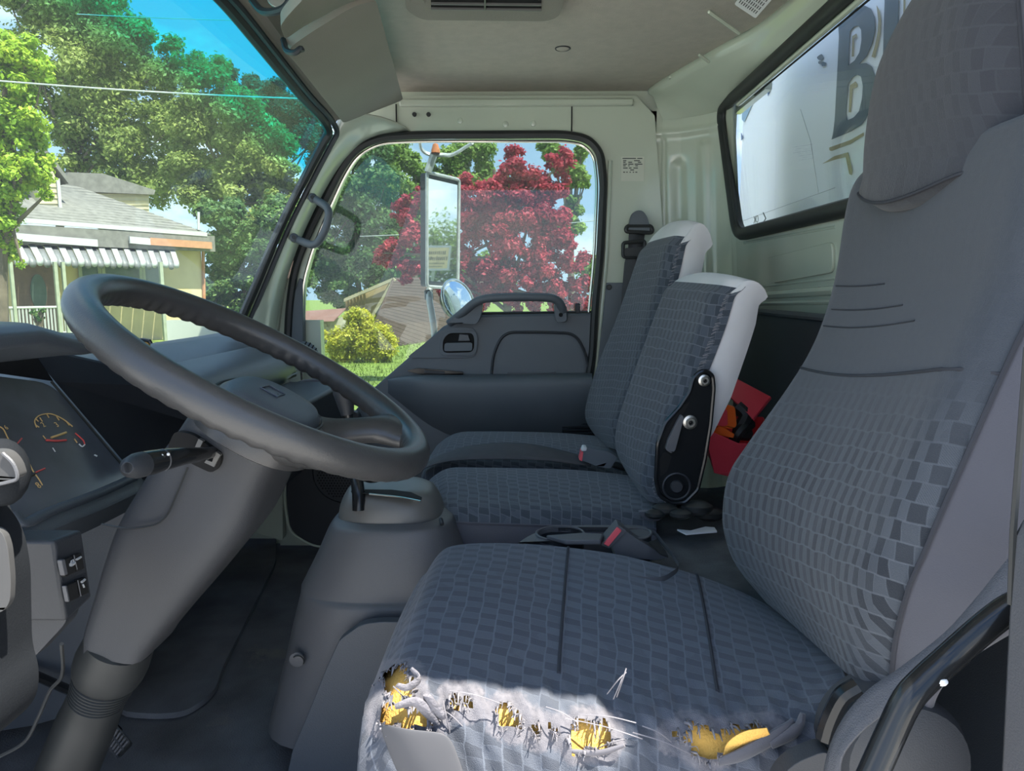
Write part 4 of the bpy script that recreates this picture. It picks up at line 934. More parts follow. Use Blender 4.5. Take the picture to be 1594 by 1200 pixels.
# inner cowl walls: back and far side
def q4(a, b, c, d, n=6): return [[lerp(lerp(a, b, s), lerp(d, c, s), t) for s in np.linspace(0, 1, n)] for t in np.linspace(0, 1, n)]
g_tl, g_tr, g_br, g_bl = gp(-150, 560), gp(80, 596), gp(205, 742), gp(-60, 872)
bk_ = MB(); bk_.grid(q4(V((-.735, .45, 1.700)), V((-.735, 1.04, 1.672)), g_tr+V((-.01, .02, 0)), g_tl)); obj('cowl_back', bk_, M['post'], da)
fw_ = MB(); fw_.prism([V((-.78, 1.10, 1.66)), V((-.63, 1.19, 1.605)), V((-.545, 1.21, 1.58)), P(292, 655, 1.20), g_br+V((.012, .03, -.02)), g_br+V((0, .01, 0)), g_tr+V((0, .01, 0))], (0, .015, 0)); obj('cowl_side', fw_, M['post'], da)
mb = MB(); mb.box((-.98, .81, 1.44), (.28, .74, .30)); obj('cowl_light_block', mb, M['dark'], da)  # filler box behind the gauges, added to keep windshield light off the footwell
# gauge panel
gpoly = rp([gp(*q) for q in ((-90, 575), (80, 596), (203, 742), (28, 812), (0, 790), (-90, 730))], [.01, .03, .006, .02, .01, .01], 4)
mb = MB(); mb.prism(gpoly, -n_pl*.01); gpan = obj('gauge_panel', mb, mat('smoky gauge lens', (.085, .095, .115), .16, var=.25, vs=9), da)
lip = [gp(*q) for q in ((208, 744), (150, 770), (80, 796), (36, 816), (20, 800))]
mb = MB(); mb.tube(cr(lip, 4), .0075, 10); obj('panel_lip', mb, M['dash'], da)
mb = MB(); mb.grid([[q+V((.004, 0, -.002)), q+V((.010, 0, -.02)), q+V((-.01, 0, -.05)), q+V((-.06, 0, -.06))] for q in cr([gp(*q) for q in ((215, 742), (150, 770), (80, 796), (36, 816), (-60, 860))], 4)]); obj('lower_pad', mb, M['dash'], da, solid=.003)
mb = MB(); mb.tube([gp(80, 594), gp(140, 664), gp(206, 742)], .0022, 6); obj('panel_edge', mb, M['rubber'], gpan)
# gauge print: lies on the lens
def stroke(name, pts, w, m, par=gpan, n=4, d=.0012):
    mb = MB(); c = cr([gp(x, y, d) for x, y in pts], n) if len(pts) > 2 else [gp(x, y, d) for x, y in pts]
    mb.tube(c, w, 5); return obj(name, mb, M[m], par)
stroke('gauge_arc', ((57, 665), (54, 656), (58, 649), (66, 645), (78, 644), (90, 648), (102, 655), (113, 664)), .0009, 'amber')
for a, b in (((56, 652), (60, 656)), ((62, 650), (66, 656)), ((73, 645), (76, 650)), ((88, 648), (92, 654)), ((104, 657), (108, 662)), ((55, 661), (61, 665))): stroke('gauge_tick', (a, b), .0008, 'amber')
stroke('gauge_needle', ((72, 685), (88, 686), (103, 685)), .0016, 'glow'); stroke('gauge_bar', ((80, 681), (92, 677), (103, 673)), .0017, 'amber')
stroke('gauge_arc', ((0, 664), (6, 669), (14, 685), (24, 698), (33, 705), (44, 719), (52, 734), (60, 745), (66, 755)), .0008, 'amber')
stroke('gauge_mark', ((24, 694), (34, 682)), .0010, 'glow'); stroke('gauge_mark', ((56, 735), (70, 729)), .0011, 'glow'); stroke('gauge_needle', ((30, 750), (54, 737)), .0022, 'rubber')
stroke('gauge_arc', ((117, 674), (124, 680), (130, 686), (132, 692)), .0010, 'glow'); stroke('gauge_mark', ((123, 691), (128, 695), (132, 692)), .0010, 'white')
stroke('gauge_mark', ((67, 678), (71, 683)), .0007, 'amber'); stroke('gauge_mark', ((82, 697), (86, 703)), .0007, 'white'); stroke('gauge_mark', ((147, 708), (151, 710)), .0012, 'white'); stroke('gauge_mark', ((116, 683), (120, 689)), .0009, 'amber')
for s, x, y, sz in (('2', 70, 664, .012), ('3', 91, 664, .012), ('8', 63, 759, .013), ('6', 12, 668, .010)):
    cu = bpy.data.curves.new('gauge_number', 'FONT'); cu.body = s; cu.size = sz; cu.align_x = 'CENTER'; cu.extrude = .0002
    t_ = bpy.data.objects.new('tmp', cu); me = bpy.data.meshes.new_from_object(t_); bpy.data.objects.remove(t_)
    yv = V((-.125, 0, .155)).normalized(); xv = V((0, 1, 0)).cross(V((0, 0, 1))) ; xv = yv.cross(n_pl); mt_ = Matrix((xv, yv, n_pl)).transposed().to_4x4(); mt_.translation = gp(x, y, .0014)
    me.transform(mt_); me.materials.clear(); me.materials.append(M['amber']); o = bpy.data.objects.new('gauge_number', me); COL.objects.link(o); o.parent = gpan
# vents on the passenger end
def ventbox(x, y, Y, w, h, ns, rot, parent):
    c = P(x, y, Y); mb = MB(); mb.box(c, (.03, w, h), rot); v = obj('air_vent', mb, M['hole'], parent, bev=.004)
    for k in range(ns):
        t = (k+.5)/ns-.5; mb = MB(); mb.box(c+(rot @ V((.016, 0, t*h*.9))), (.012, w*.92, h/ns*.35), rot); obj('slat', mb, M['dash'], v)
ventbox(440, 578, 2.03, .12, .055, 4, Matrix.Rotation(-.35, 3, 'Y'), da)
c = P(480, 548, 2.14); mb = MB(); mb.lathe([(.0, .012), (.030, .012), (.036, .006), (.037, -.02), (0, -.02)], c, (.75, -.25, .6), 24); rv = obj('round_vent', mb, M['dash'], da)
ax = V((.75, -.25, .6)).normalized(); u = V((0, 1, .4)).normalized(); u = (u-ax*u.dot(ax)).normalized(); w = ax.cross(u)
for k in range(5):
    t = (k-2)*.012; l = math.sqrt(max(0, .028**2-t*t)); mb = MB(); mb.tube([c+ax*.0135+w*t-u*l, c+ax*.0135+w*t+u*l], .0022, 6); obj('slat', mb, M['hole'], rv)
# silver and black trim under the vent
mb = MB(); mb.prism([P(x, y, 2.0) for x, y in ((446, 600), (470, 592), (500, 590), (498, 606), (478, 612), (450, 616))], (0, .03, 0)); obj('trim_strip', mb, M['mid'], da, bev=.003)
mb = MB(); mb.prism([P(x, y, 1.98) for x, y in ((460, 610), (472, 602), (474, 612), (462, 618))], (0, .01, 0)); obj('trim_button', mb, M['hole'], da)
# centre lower console below the dash
mb = MB(); mb.prism([P(x, y, 1.50) for x, y in ((395, 640), (452, 640), (446, 700), (432, 745), (410, 785), (370, 800), (330, 830), (330, 640))], (0, .5, 0)); obj('centre_panel', mb, M['dark'], da, bev=.01)
# things on the dash top
w_ = thing('dash_trinket', 'small tan and black trinket lying on the dashboard by the windshield', 'trinket', P(226, 541, 1.62))
mb = MB(); mb.ball(P(227, 537, 1.62), .010, 10, (1, 1, .8)); obj('tan_ball', mb, M['foam'], w_); mb = MB(); mb.tube([P(214, 531, 1.62), P(222, 529, 1.62), P(233, 531, 1.62), P(235, 535, 1.62)], .005, 8); obj('black_clip', mb, M['black'], w_)
# switch box left of the column
sb = thing('switch_panel', 'dark switch box left of the steering column with four rocker switches', 'switch panel', (-.49, .72, 1.38))
xf = -.465
def sx(x, y, d=0): return PX(x, y, xf+d)
f = [sx(*q) for q in ((84, 842), (128, 824), (144, 930), (103, 968))]
mb = MB(); bkv = V((-.06, 0, 0)); mb.add(f+[q+bkv for q in f], [(0, 1, 2, 3), (4, 7, 6, 5), (0, 4, 5, 1), (1, 5, 6, 2), (2, 6, 7, 3), (3, 7, 4, 0)]); sbx = obj('switch_box', mb, M['dark'], sb, bev=.004, seg=3)
mb = MB(); mb.prism(rp([P(x, y, .685) for x, y in ((48, 858), (60, 846), (86, 843), (90, 880), (106, 966), (54, 1022), (50, 1022))], .01, 3), (0, .02, 0)); obj('box_side', mb, M['dark'], sb, bev=.004)
def qd(x0, y0, x1, y1, dx, dy, d0, th, m, par, name):   # slanted little slab on the switch face
    p = [sx(x0, y0, d0), sx(x1, y1, d0), sx(x1+dx, y1+dy, d0), sx(x0+dx, y0+dy, d0)]; mb = MB(); mb.prism(p, (-th, 0, 0)); return obj(name, mb, M[m], par, bev=.0008)
for (x0, y0, x1, y1) in ((97, 873, 113, 866), (115, 865, 127, 860), (103, 912, 119, 905), (121, 903, 134, 898)):
    qd(x0, y0, x1, y1, 5, 25, .004, .006, 'hole', sb, 'rocker_switch')
qd(96, 872, 101, 870, 5, 24, .008, .005, 'mid', sb, 'switch_wing'); qd(102, 912, 104, 911, 5, 25, .0065, .004, 'mid', sb, 'switch_wing')
def ico(pts, w, m='dim'):
    mb = MB(); mb.tube([sx(x, y, .0055) for x, y in pts], w, 5); obj('switch_print', mb, M[m], sb)
ico(((110, 878), (111, 873), (114, 871), (115, 875)), .0007); ico(((110, 879), (115, 876)), .0022); ico(((119, 871), (126, 867)), .0012); ico(((127, 906), (132, 902)), .0014); ico(((129, 909), (131, 914)), .001); ico(((115, 864), (120, 886)), .0006, 'mid'); ico(((121, 903), (126, 928)), .0006, 'mid')
# dash end: curved post with knob at the picture's left edge
de = thing('dash_end_post', 'curved dark grey dashboard end post with a knobbed top at the far left', 'trim post', (-.45, .55, 1.1))
mb = MB(); mb.prism(rp([P(x, y, .58) for x, y in ((-40, 740), (0, 742), (10, 770), (16, 790), (38, 825), (48, 880), (50, 1000), (62, 1040), (58, 1085), (26, 1120), (-40, 1124))], .012, 4), (0, -.05, 0)); post = obj('post', mb, M['post'], de, bev=.012, seg=3)
mb = MB(); mb.prism(rp([P(x, y, .526) for x, y in ((-40, 820), (2, 824), (12, 850), (17, 905), (15, 940), (0, 956), (-40, 950))], .01, 4), (0, .006, 0)); obj('inset_plate', mb, M['postl'], post, bev=.003)
c = P(4, 735, .545); mb = MB(); mb.ball(c, .022, 20, (.85, .9, 1.25)); kn = obj('knob', mb, M['post'], de)
mb = MB(); mb.prism(rp([P(x, y, .521) for x, y in ((-30, 702), (4, 704), (20, 722), (26, 742), (20, 748), (-30, 754))], .008, 4), (0, .012, 0)); obj('knob_face', mb, M['postl'], kn, bev=.003)
mb = MB(); mb.tube(cr([P(4, 705, .519), P(21, 722, .519), P(27, 743, .519), P(14, 750, .519), (P(-20, 757, .519))], 4), .0014, 6); obj('knob_rim', mb, M['mid'], kn)
# wire running down the footwell
wi = MB(); wi.tube(cr([P(96, 1002, .9), P(97, 1050, .95), P(78, 1075, 1.0), P(60, 1115, 1.02), P(38, 1155, 1.03), P(-5, 1180, 1.03)], 6), .0028, 6); tag(obj('footwell_wire', wi, M['warm']), 'thin grey wire hanging down the left of the column boot', 'wire')
# brake pedal
pd = thing('pedal', 'ribbed black foot pedal on the floor right of the column', 'pedal', P(180, 1150, 1.10))
pp = [P(x, y, 1.08) for x, y in ((168, 1112), (205, 1155), (184, 1178), (158, 1140))]; pc_ = sum(pp, V())/4
mb = MB(); mb.prism(pp, (-.004, .012, -.012)); pb_ = obj('pad', mb, M['rubber'], pd, bev=.003)
for k in range(9):
    t = (k+.7)/9.4; a = lerp(pp[0], pp[1], t); b = lerp(pp[3], pp[2], t); mb = MB(); mb.tube([lerp(a, b, .06)+V((0, -.003, .002)), lerp(a, b, .94)+V((0, -.003, .002))], .0022, 6); obj('rib', mb, M['mid'], pb_)
mb = MB(); mb.tube([lerp(pp[0], pp[3], .5)+V((0, -.004, .003)), lerp(pp[1], pp[2], .5)+V((0, -.004, .003))], .0022, 6); mb.tube([pp[3]+V((0, -.002, 0)), pp[2]+V((0, -.002, 0))], .003, 6); obj('pad_spine', mb, M['dark'], pb_)
mb = MB(); mb.tube([pc_+V((0, .01, 0)), pc_+V((-.08, .05, .04)), V((-1.0, pc_.y+.1, 1.12))], .008, 8); obj('pedal_arm', mb, M['black'], pd)
# ---------------------------------------------------------------- gear console
gc = thing('shifter_console', 'tall grey plastic gear console between the column and the middle seat', 'console', (-.28, 1.25, .92))
lv = [(823, 510, 690, .18, 1.172), (829, 503, 696, .19, 1.165), (842, 495, 701, .20, 1.16), (880, 478, 715, .215, 1.15), (932, 452, 735, .225, 1.14), (940, 449, 737, .226, 1.138), (952, 447, 742, .235, 1.13), (1000, 435, 752, .24, 1.125), (1060, 421, 760, .25, 1.12), (1120, 406, 770, .25, 1.115), (1175, 393, 775, .25, 1.11)]
rows = []
for y, x0, x1, d, Y in lv:
    w = (P(x1, y, Y+.06)-P(x0, y, Y+.06)).length
    rows.append([q+V((0, d/2, 0)) for q in sec((x0+x1)/2, y, Y, w*.97, d, (1, .0), 40, 3.0)])
rr = [cr([r[k] for r in rows], 3) for k in range(40)]; rows = [[rr[k][i] for k in range(40)] for i in range(len(rr[0]))]
t0 = rows[0]; cc = sum(t0, V())/len(t0); rows.insert(0, [lerp(q, cc, .12)+V((0, 0, .004)) for q in t0]); rows.insert(0, [lerp(q, cc, .2)+V((0, 0, -.01)) for q in t0])
mb = MB(); mb.grid(rows, cv=True); body = obj('console_body', mb, M['mid'], gc, ang=60)
mb = MB(); ringp = sec(600, 945, 1.131, .30, .24, (1, 0), 40, 3.0); 
# top bezel dome
dm = [(828, 514, 682, .160, 0), (815, 515, 681, .160, .001), (800, 518, 678, .156, .003), (788, 523, 673, .150, .007), (776, 530, 666, .140, .014), (768, 538, 656, .120, .024), (764, 552, 640, .095, .036)]
drows = []
for y, x0, x1, d, o in dm:
    Y = 1.185+o; w = (P(x1, y, Y+.06)-P(x0, y, Y+.06)).length; drows.append([q+V((0, d/2, 0)) for q in sec((x0+x1)/2, y, Y, w*.97, d, (1, .02), 40, 2.7)])
mb = MB(); mb.grid(drows, cv=True); mb.f.append(tuple(len(drows)*40-40+k for k in range(40))); mb.mi.append(0); bezel = obj('shift_bezel', mb, M['warm'], gc, ang=50)
zt = max(q.z for q in drows[-1]); ctr = sum(drows[-1], V())/40
def tz(x, y): return PZ(x, y, zt+.0015)
mb = MB(); mb.tube([lerp(q, sum(drows[0], V())/40, -.006) for q in drows[0]], .0022, 6, closed=True); obj('bezel_gap', mb, M['rubber'], bezel)
slot = rp([tz(x, y) for x, y in ((546, 764), (566, 761), (610, 762), (640, 767), (659, 778), (656, 784), (620, 776), (580, 769), (548, 768))], .006, 3)
mb = MB(); mb.prism([tz(x, y) for x, y in ((546, 765), (566, 762.5), (610, 763), (640, 767), (657, 775), (656, 779), (620, 773), (580, 769), (548, 768))], (0, 0, .0012)); obj('shift_slot', mb, M['hole'], bezel)
mb = MB(); mb.tube(cr([tz(575, 769), tz(620, 773.5), tz(655, 780)], 4), .0016, 6); obj('slot_lip', mb, M['steel'], bezel)
# shift lever going up behind the wheel
sl_ = thing('gear_lever', 'black rod gear lever rising from the console behind the wheel', 'lever', tz(557, 767))
mb = MB(); mb.tube([tz(558, 768)-V((0, 0, .03)), tz(558, 767), P(550, 700, 1.27), P(540, 640, 1.27)], [.0115, .0115, .0105, .0095], 14); obj('rod', mb, M['black'], sl_)
mb = MB(); mb.tube([P(541, 645, 1.27), P(537, 622, 1.27), P(535, 610, 1.27), P(533, 596, 1.27), P(532, 592, 1.27)], [.012, .017, .02, .017, .006], 14); obj('knob', mb, M['dark'], sl_)
disc('screw_cap', 462, 1027, 1.1315, .013, gc, M['mid'], d=.001)
mb = MB(); c = P(464, 1029, 1.127); mb.tube([c+V((.010*math.cos(a), 0, .010*math.sin(a))) for a in np.linspace(-.5, 2.4, 12)], .0012, 5); obj('screw_ring', mb, M['rubber'], gc)
mb = MB(); mb.tube([P(686, 808, 1.20), P(688, 816, 1.19)], .004, 6); obj('clip', mb, M['dark'], gc)
# engine cover side panel beside the console leg
ep = rp([P(x, y, 1.085) for x, y in ((590, 968), (562, 972), (528, 996), (508, 1040), (480, 1110), (455, 1168), (440, 1240), (800, 1260), (800, 968))], .01, 3)
mb = MB(); mb.prism(ep, (0, .018, 0)); tag(obj('engine_cover', mb, M['dash'], bev=.008), 'pebbled dark side panel of the engine cover below the driver seat front', 'panel')
# floor mat raised panels
mb = MB(); mb.prism(rp([PZ(x, y, .905) for x, y in ((175, 1116), (250, 1120), (290, 1116), (335, 1085), (345, 1050), (430, 880), (430, 830), (330, 860))], .05, 4), (0, 0, .012)); fm_ = obj('floor_mat', mb, M['mat'], bev=.006); tag(fm_, 'worn black rubber floor mat ahead of the gear console', 'mat')
# kick panel with speaker on the far side, sill strip
kp = thing('kick_panel', 'dark kick panel with a round perforated speaker grille under the far dash', 'panel', P(500, 850, 2.2))
mb = MB(); mb.prism(rp([P(x, y, 2.17) for x, y in ((446, 640), (560, 640), (556, 850), (486, 850), (452, 826), (446, 780))], .03, 4), (0, .03, 0)); kpp = obj('panel', mb, M['dark'], kp, bev=.006)
mb = MB(); mb.tube(rp([P(x, y, 2.165) for x, y in ((444, 690), (443, 785), (450, 828), (486, 850), (520, 852))], .03, 4, closed=False), .004, 6); obj('edge_strip', mb, M['paint'], kp)
c = P(535, 735, 2.165); mb = MB(); mb.lathe([(0, .006), (.095, .006), (.10, .0)], c, (0, -1, 0), 30); sg = obj('speaker_grille', mb, M['dark'], kp)
hm = MB()
for i in range(-9, 10):
    for j in range(-9, 10):
        x = (i+.5*(j % 2))*.0095; z = j*.0085
        if x*x+z*z < .085**2: p = c+V((x, -.0068, z)); hm.add([p+V((.003*math.cos(a), 0, .003*math.sin(a))) for a in np.linspace(0, 2*math.pi, 7)[:-1]], [tuple(range(6))])
obj('grille_holes', hm, M['hole'], sg, kind='stuff')
mb = MB(); mb.prism(rp([P(x, y, 2.20) for x, y in ((398, 812), (420, 770), (440, 740), (440, 842), (400, 830))], .01, 3), (0, .03, 0)); st('sill_panel', mb, M['paint'], wall, bev=.005)
mb = MB(); mb.tube([P(405, 775, 1.75), P(425, 750, 1.8), P(447, 728, 1.85)], .012, 8); obj('bracket_bar', mb, M['rubber'], da)
# ---------------------------------------------------------------- cup holder, buckles, belts, carpet
ch = thing('cup_holder', 'low grey cup holder tray between the driver and middle seats', 'cup holder', P(930, 850, 1.15))
zc_ = 1.345
def cz(x, y, d=0): return PZ(x, y, zc_+d)
tray = rp([cz(x, y) for x, y in ((800, 850), (820, 835), (850, 822), (900, 817), (1000, 817), (1020, 826), (1045, 858), (1060, 880), (1030, 900), (800, 880))], .02, 4)
h1 = [cz(872+37*math.cos(a), 831+11*math.sin(a)) for a in np.linspace(0, 2*math.pi, 29)[:-1]]; h2 = [cz(990+24*math.cos(a), 831+8.5*math.sin(a)) for a in np.linspace(0, 2*math.pi, 29)[:-1]]
mb = MB(); mb.holed(tray, [h1, h2], (0, 0, -.008)); try_ = obj('tray', mb, M['mid'], ch, bev=.002)
for h in (h1, h2):
    mb = MB(); mb.grid([[q, q+V((0, 0, -.05))] for q in h+h[:1]]); c = sum(h, V())/len(h); mb.prism([q+V((0, 0, -.05)) for q in h], (0, 0, -.002)); obj('cup_well', mb, M['dark'], try_)
    mb = MB(); mb.tube([q+V((0, 0, .001)) for q in h], .0022, 6, closed=True); obj('well_rim', mb, M['mid'], try_)
mb = MB(); mb.prism([cz(x, y, -.002) for x, y in ((1010, 846), (1022, 842), (1036, 860), (1040, 868), (1028, 864))], (0, 0, .003)); obj('tray_slot', mb, M['hole'], try_)
mb = MB(); mb.prism([cz(x, y, .001) for x, y in ((850, 840), (905, 836), (940, 838), (935, 848), (880, 848))], (0, 0, .008)); obj('tray_step', mb, M['mid'], try_, bev=.002)
bu = thing('seatbelt_buckle', 'grey seat belt buckle with red button beside the driver seat', 'buckle', P(965, 850, 1.10), 'seat belt buckles') if False else thing('seatbelt_buckle', 'grey seat belt buckle with slanting red button beside the driver seat', 'buckle', P(965, 850, 1.10))
mb = MB(); mb.prism(rp([P(x, y, 1.095) for x, y in ((936, 848), (962, 817), (976, 826), (948, 854))], .003, 3), (0, .03, 0)); obj('buckle_head', mb, M['mid'], bu, bev=.003)
mb = MB(); mb.prism([P(x, y, 1.091) for x, y in ((940, 847), (961, 821), (968, 826), (947, 851))], (0, .006, 0)); obj('release_button', mb, M['redb'], bu, bev=.001)
mb = MB(); mb.prism(rp([P(x, y, 1.10) for x, y in ((952, 850), (974, 826), (990, 838), (1040, 868), (1020, 872), (960, 866))], .004, 3), (0, .025, 0)); obj('buckle_stem', mb, M['mid'], bu, bev=.004)
b2 = thing('seatbelt_buckle', 'dark buckle with a red edge lying between the two passenger seats', 'buckle', P(930, 722, 1.60))
mb = MB(); mb.prism(rp([P(x, y, 1.58) for x, y in ((904, 716), (910, 696), (950, 704), (962, 712), (950, 730), (930, 726))], .006, 3), (0, .035, 0)); obj('buckle_head', mb, M['door'], b2, bev=.004)
mb = MB(); mb.prism([P(x, y, 1.577) for x, y in ((902, 716), (905, 703), (908, 704), (906, 718))], (0, .03, 0)); obj('release_button', mb, M['redb'], b2)
mb = MB(); mb.prism([P(x, y, 1.575) for x, y in ((905, 703), (908, 696), (914, 697), (913, 702))], (0, .03, 0)); obj('buckle_tip', mb, M['sidel'], b2, bev=.002)
mb = MB(); mb.tube([P(952, 722, 1.59), P(985, 732, 1.60)], .016, 8, flat=(.5, 1)); obj('buckle_stem', mb, M['rubber'], b2)
# lap belt across the passenger cushion
bl = []
for (xu, yu, xl, yl) in ((655, 733, 644, 746), (680, 716, 668, 730), (715, 703, 700, 722), (750, 697, 745, 719), (790, 694, 800, 719), (830, 697, 850, 721), (870, 705, 885, 725), (910, 716, 920, 729)):
    bl.append((P(xu, yu, 1.66), P(xl, yl, 1.60)))
A_ = cr([a+V((0, 0, .008)) for a, b in bl], 4); B_ = cr([b+V((0, 0, .006)) for a, b in bl], 4)
mb = MB(); mb.grid([[lerp(a, b, t)+V((0, 0, .004*math.sin(math.pi*t))) for t in np.linspace(0, 1, 6)] for a, b in zip(A_, B_)]); tag(obj('lap_belt', mb, M['webd'], solid=.002), 'dark lap belt lying across between the two passenger seats', 'seat belt')
# shoulder belt and guide on the far pillar
sbt = thing('shoulder_belt', 'black shoulder belt hanging from its guide on the far pillar', 'seat belt', P(985, 400, 2.22))
mb = MB(); mb.prism(rp([P(x, y, 2.215) for x, y in ((978, 362), (980, 345), (984, 332), (992, 327), (1001, 328), (1008, 338), (1011, 350), (1012, 362))], .01, 3), (0, .02, 0)); obj('guide_cap', mb, M['door'], sbt, bev=.006)
mb = MB(); mb.tube(rp([P(x, y, 2.22) for x, y in ((976, 352), (974, 360), (1016, 362), (1014, 352))], .01, 4), .007, 8, closed=True); obj('guide_loop', mb, M['rubber'], sbt)
mb = MB(); st_ = [((979, 362), (1004, 362)), ((978, 385), (1001, 385)), ((972, 410), (1000, 412)), ((966, 480), (994, 482)), ((958, 560), (990, 562)), ((946, 640), (975, 642))]
mb.grid([[P(a[0], a[1], 2.225), P(b[0], b[1], 2.225)] for a, b in st_]); obj('webbing', mb, M['webd'], sbt, solid=.003)
mb = MB(); mb.tube(rp([P(x, y, 2.215) for x, y in ((970, 378), (970, 400), (1002, 400), (1004, 375))], .008, 3), .006, 8, closed=True); mb.prism(rp([P(x, y, 2.205) for x, y in ((972, 386), (972, 399), (1000, 399), (1002, 384))], .006, 2), (0, .012, 0)); obj('belt_tongue', mb, M['rubber'], sbt)
# rear carpet over the engine cover
rows = []
for i, t in enumerate(np.linspace(0, 1, 20)):
    rows.append([V((lerp(.16, .60, s), lerp(.95, 1.62, t), 1.290+.02*ss(.6, 1, s)+.004*math.sin(9*s+5*t))) for s in np.linspace(0, 1, 20)])
mb = MB(); mb.grid(rows); mb.box((.46, 1.15, 1.08), (.24, .10, .36)); tag(obj('rear_carpet', mb, mat('dusty grey carpet', (.085, .09, .095), .95, var=.3, vs=18, bump=.8, bs=300)), 'dusty dark grey carpet on the engine cover behind the seats', 'carpet')
mb = MB(); mb.prism([PZ(x, y, 1.312) for x, y in ((1054, 826), (1075, 828), (1098, 822), (1112, 823), (1116, 829), (1090, 831), (1068, 833))], (0, 0, .003)); tag(obj('torn_paper_scrap', mb, M['white']), 'torn white scrap of paper on the carpet behind the seats', 'paper')
# red tool box behind the middle seat
rb = thing('red_tool_box', 'open red plastic box with orange contents behind the middle seat', 'box', P(1150, 735, 1.42))
fx = [P(1098, 668, 1.36), P(1150, 690, 1.40), P(1215, 690, 1.46)]
base = [P(1112, 735, 1.37), P(1140, 742, 1.40), P(1205, 730, 1.46)]
bk2 = V((.03, .20, .02))
mb = MB(); q = fx+[p+bk2 for p in fx[::-1]]; b_ = base+[p+bk2 for p in base[::-1]]; n6 = 6
mb.add(q+b_, [(i, (i+1) % n6, n6+(i+1) % n6, n6+i) for i in range(n6)]+[tuple(range(2*n6-1, n6-1, -1))]); obj('bin', mb, M['red'], rb, solid=.005, bev=.002)
lid = [P(1106, 590, 1.50), P(1116, 579, 1.54), P(1140, 585, 1.53), P(1200, 617, 1.50), P(1172, 652, 1.44), P(1160, 640, 1.45)]
mb = MB(); mb.prism(lid, (.005, .006, -.006)); obj('lid', mb, M['red'], rb, bev=.002)
rt = thing('orange_reflector', 'orange and red warning reflector standing in the red box', 'reflector', P(1125, 690, 1.42))
mb = MB(); mb.prism(rp([P(x, y, 1.40) for x, y in ((1106, 624), (1144, 634), (1147, 664), (1138, 668), (1106, 660))], .006, 3), (.004, .012, 0)); obj('frame', mb, M['orange'], rt, bev=.002)
mb = MB(); mb.prism(rp([P(x, y, 1.397) for x, y in ((1106, 632), (1132, 638), (1133, 662), (1124, 664), (1106, 656))], .003, 2), (0, .004, 0)); obj('lens', mb, M['red'], rt, bev=.001)
mb = MB(); mb.prism([P(x, y, 1.40) for x, y in ((1112, 668), (1122, 660), (1134, 670), (1144, 676), (1142, 682), (1112, 676))], (0, .03, 0)); obj('foot', mb, M['orange'], rt, bev=.002)
for k, pts in enumerate((((1134, 668), (1150, 650), (1160, 640), (1172, 650)), ((1140, 676), (1158, 668), (1168, 655)), ((1120, 672), (1150, 680), (1162, 672)))):
    pass
mb = MB(); mb.tube(cr([P(1146, 632, 1.47), P(1160, 648, 1.46), P(1150, 672, 1.45), P(1165, 676, 1.46)], 5), .014, 8); mb.tube(cr([P(1140, 690, 1.45), P(1152, 670, 1.44), P(1168, 660, 1.47)], 5), .012, 8); tag(obj('black_cable', mb, M['rubber']), 'coiled black cable stuffed in the red box', 'cable')
# ---------------------------------------------------------------- roof: visors, vent, mirror bracket
def visor(name, label, far, near, th=.022):
    t = thing(name, label, 'sun visor', sum([V(q) for q in far+near], V())/4)
    return t
vz = [(442, 74, 1.50), (470, 44, 1.48), (541, 4, 1.46), (572, 8, 1.47), (596, 24, 1.49), (626, 152, 2.18), (612, 168, 2.17), (552, 190, 2.13), (532, 186, 2.12)]
pv = [P(*q) for q in vz]; cen = sum(pv, V())/len(pv)
nv = (pv[5]-pv[0]).cross(pv[8]-pv[2]).normalized(); nv = nv if nv.z > 0 else -nv
pv = [q-nv*nv.dot(q-cen) for q in pv]
vs_ = thing('sun_visor', 'far sun visor folded up against the headliner over the door', 'sun visor', cen)
mb = MB(); mb.prism(rp(pv, .035, 5), nv*.024); obj('visor_pad', mb, M['visor'], vs_, bev=.010, seg=4)
mb = MB(); a = P(445, 66, 1.48); mb.tube(cr([P(441, 62, 1.50), P(446, 78, 1.47), P(458, 82, 1.45), P(468, 76, 1.45), P(470, 80, 1.45)], 5), .006, 8); obj('hinge_clip', mb, M['dark'], vs_)
n2 = [(436, 40, 1.30), (450, 22, 1.27), (500, -30, 1.22), (560, -30, 1.24), (585, -10, 1.40), (545, 2, 1.43), (468, 44, 1.44), (444, 62, 1.42)]
mb = MB(); mb.prism(rp([P(*q) for q in n2], .02, 5), (0, 0, .022)); v2 = thing('sun_visor', 'darker driver side visor edge at the top beside the mirror mount', 'sun visor', P(470, 20, 1.3)); obj('visor_pad', mb, M['visor'], v2, bev=.009, seg=4)
mbk = thing('mirror_mount', 'small bright mirror mount at the top of the windshield frame', 'mirror', P(420, 8, 1.4))
mb = MB(); mb.tube(cr([P(392, 0, 1.40), P(410, 18, 1.38), P(440, 14, 1.36), P(456, -6, 1.35)], 5), .007, 8); obj('mount_arm', mb, M['dark'], mbk)
mb = MB(); mb.prism(rp([P(x, y, 1.36) for x, y in ((412, -14), (452, -14), (450, 6), (436, 14), (418, 6))], .006, 3), (0, .01, 0)); obj('mount_plate', mb, M['steel'], mbk, bev=.002)
vt = thing('ceiling_vent', 'beige roof console with a slatted grille on the headliner', 'vent', P(757, 5, 1.38))
zz = ZC
def rz(x, y, d=0): return PZ(x, y, zz-d)
mb = MB(); mb.prism(rp([rz(x, y) for x, y in ((628, -40), (632, 2), (650, 14), (662, 18), (850, 20), (868, 14), (876, -2), (880, -40))], .025, 5), (0, 0, -.018)); hs_ = obj('housing', mb, M['visor'], vt, bev=.006, seg=3)
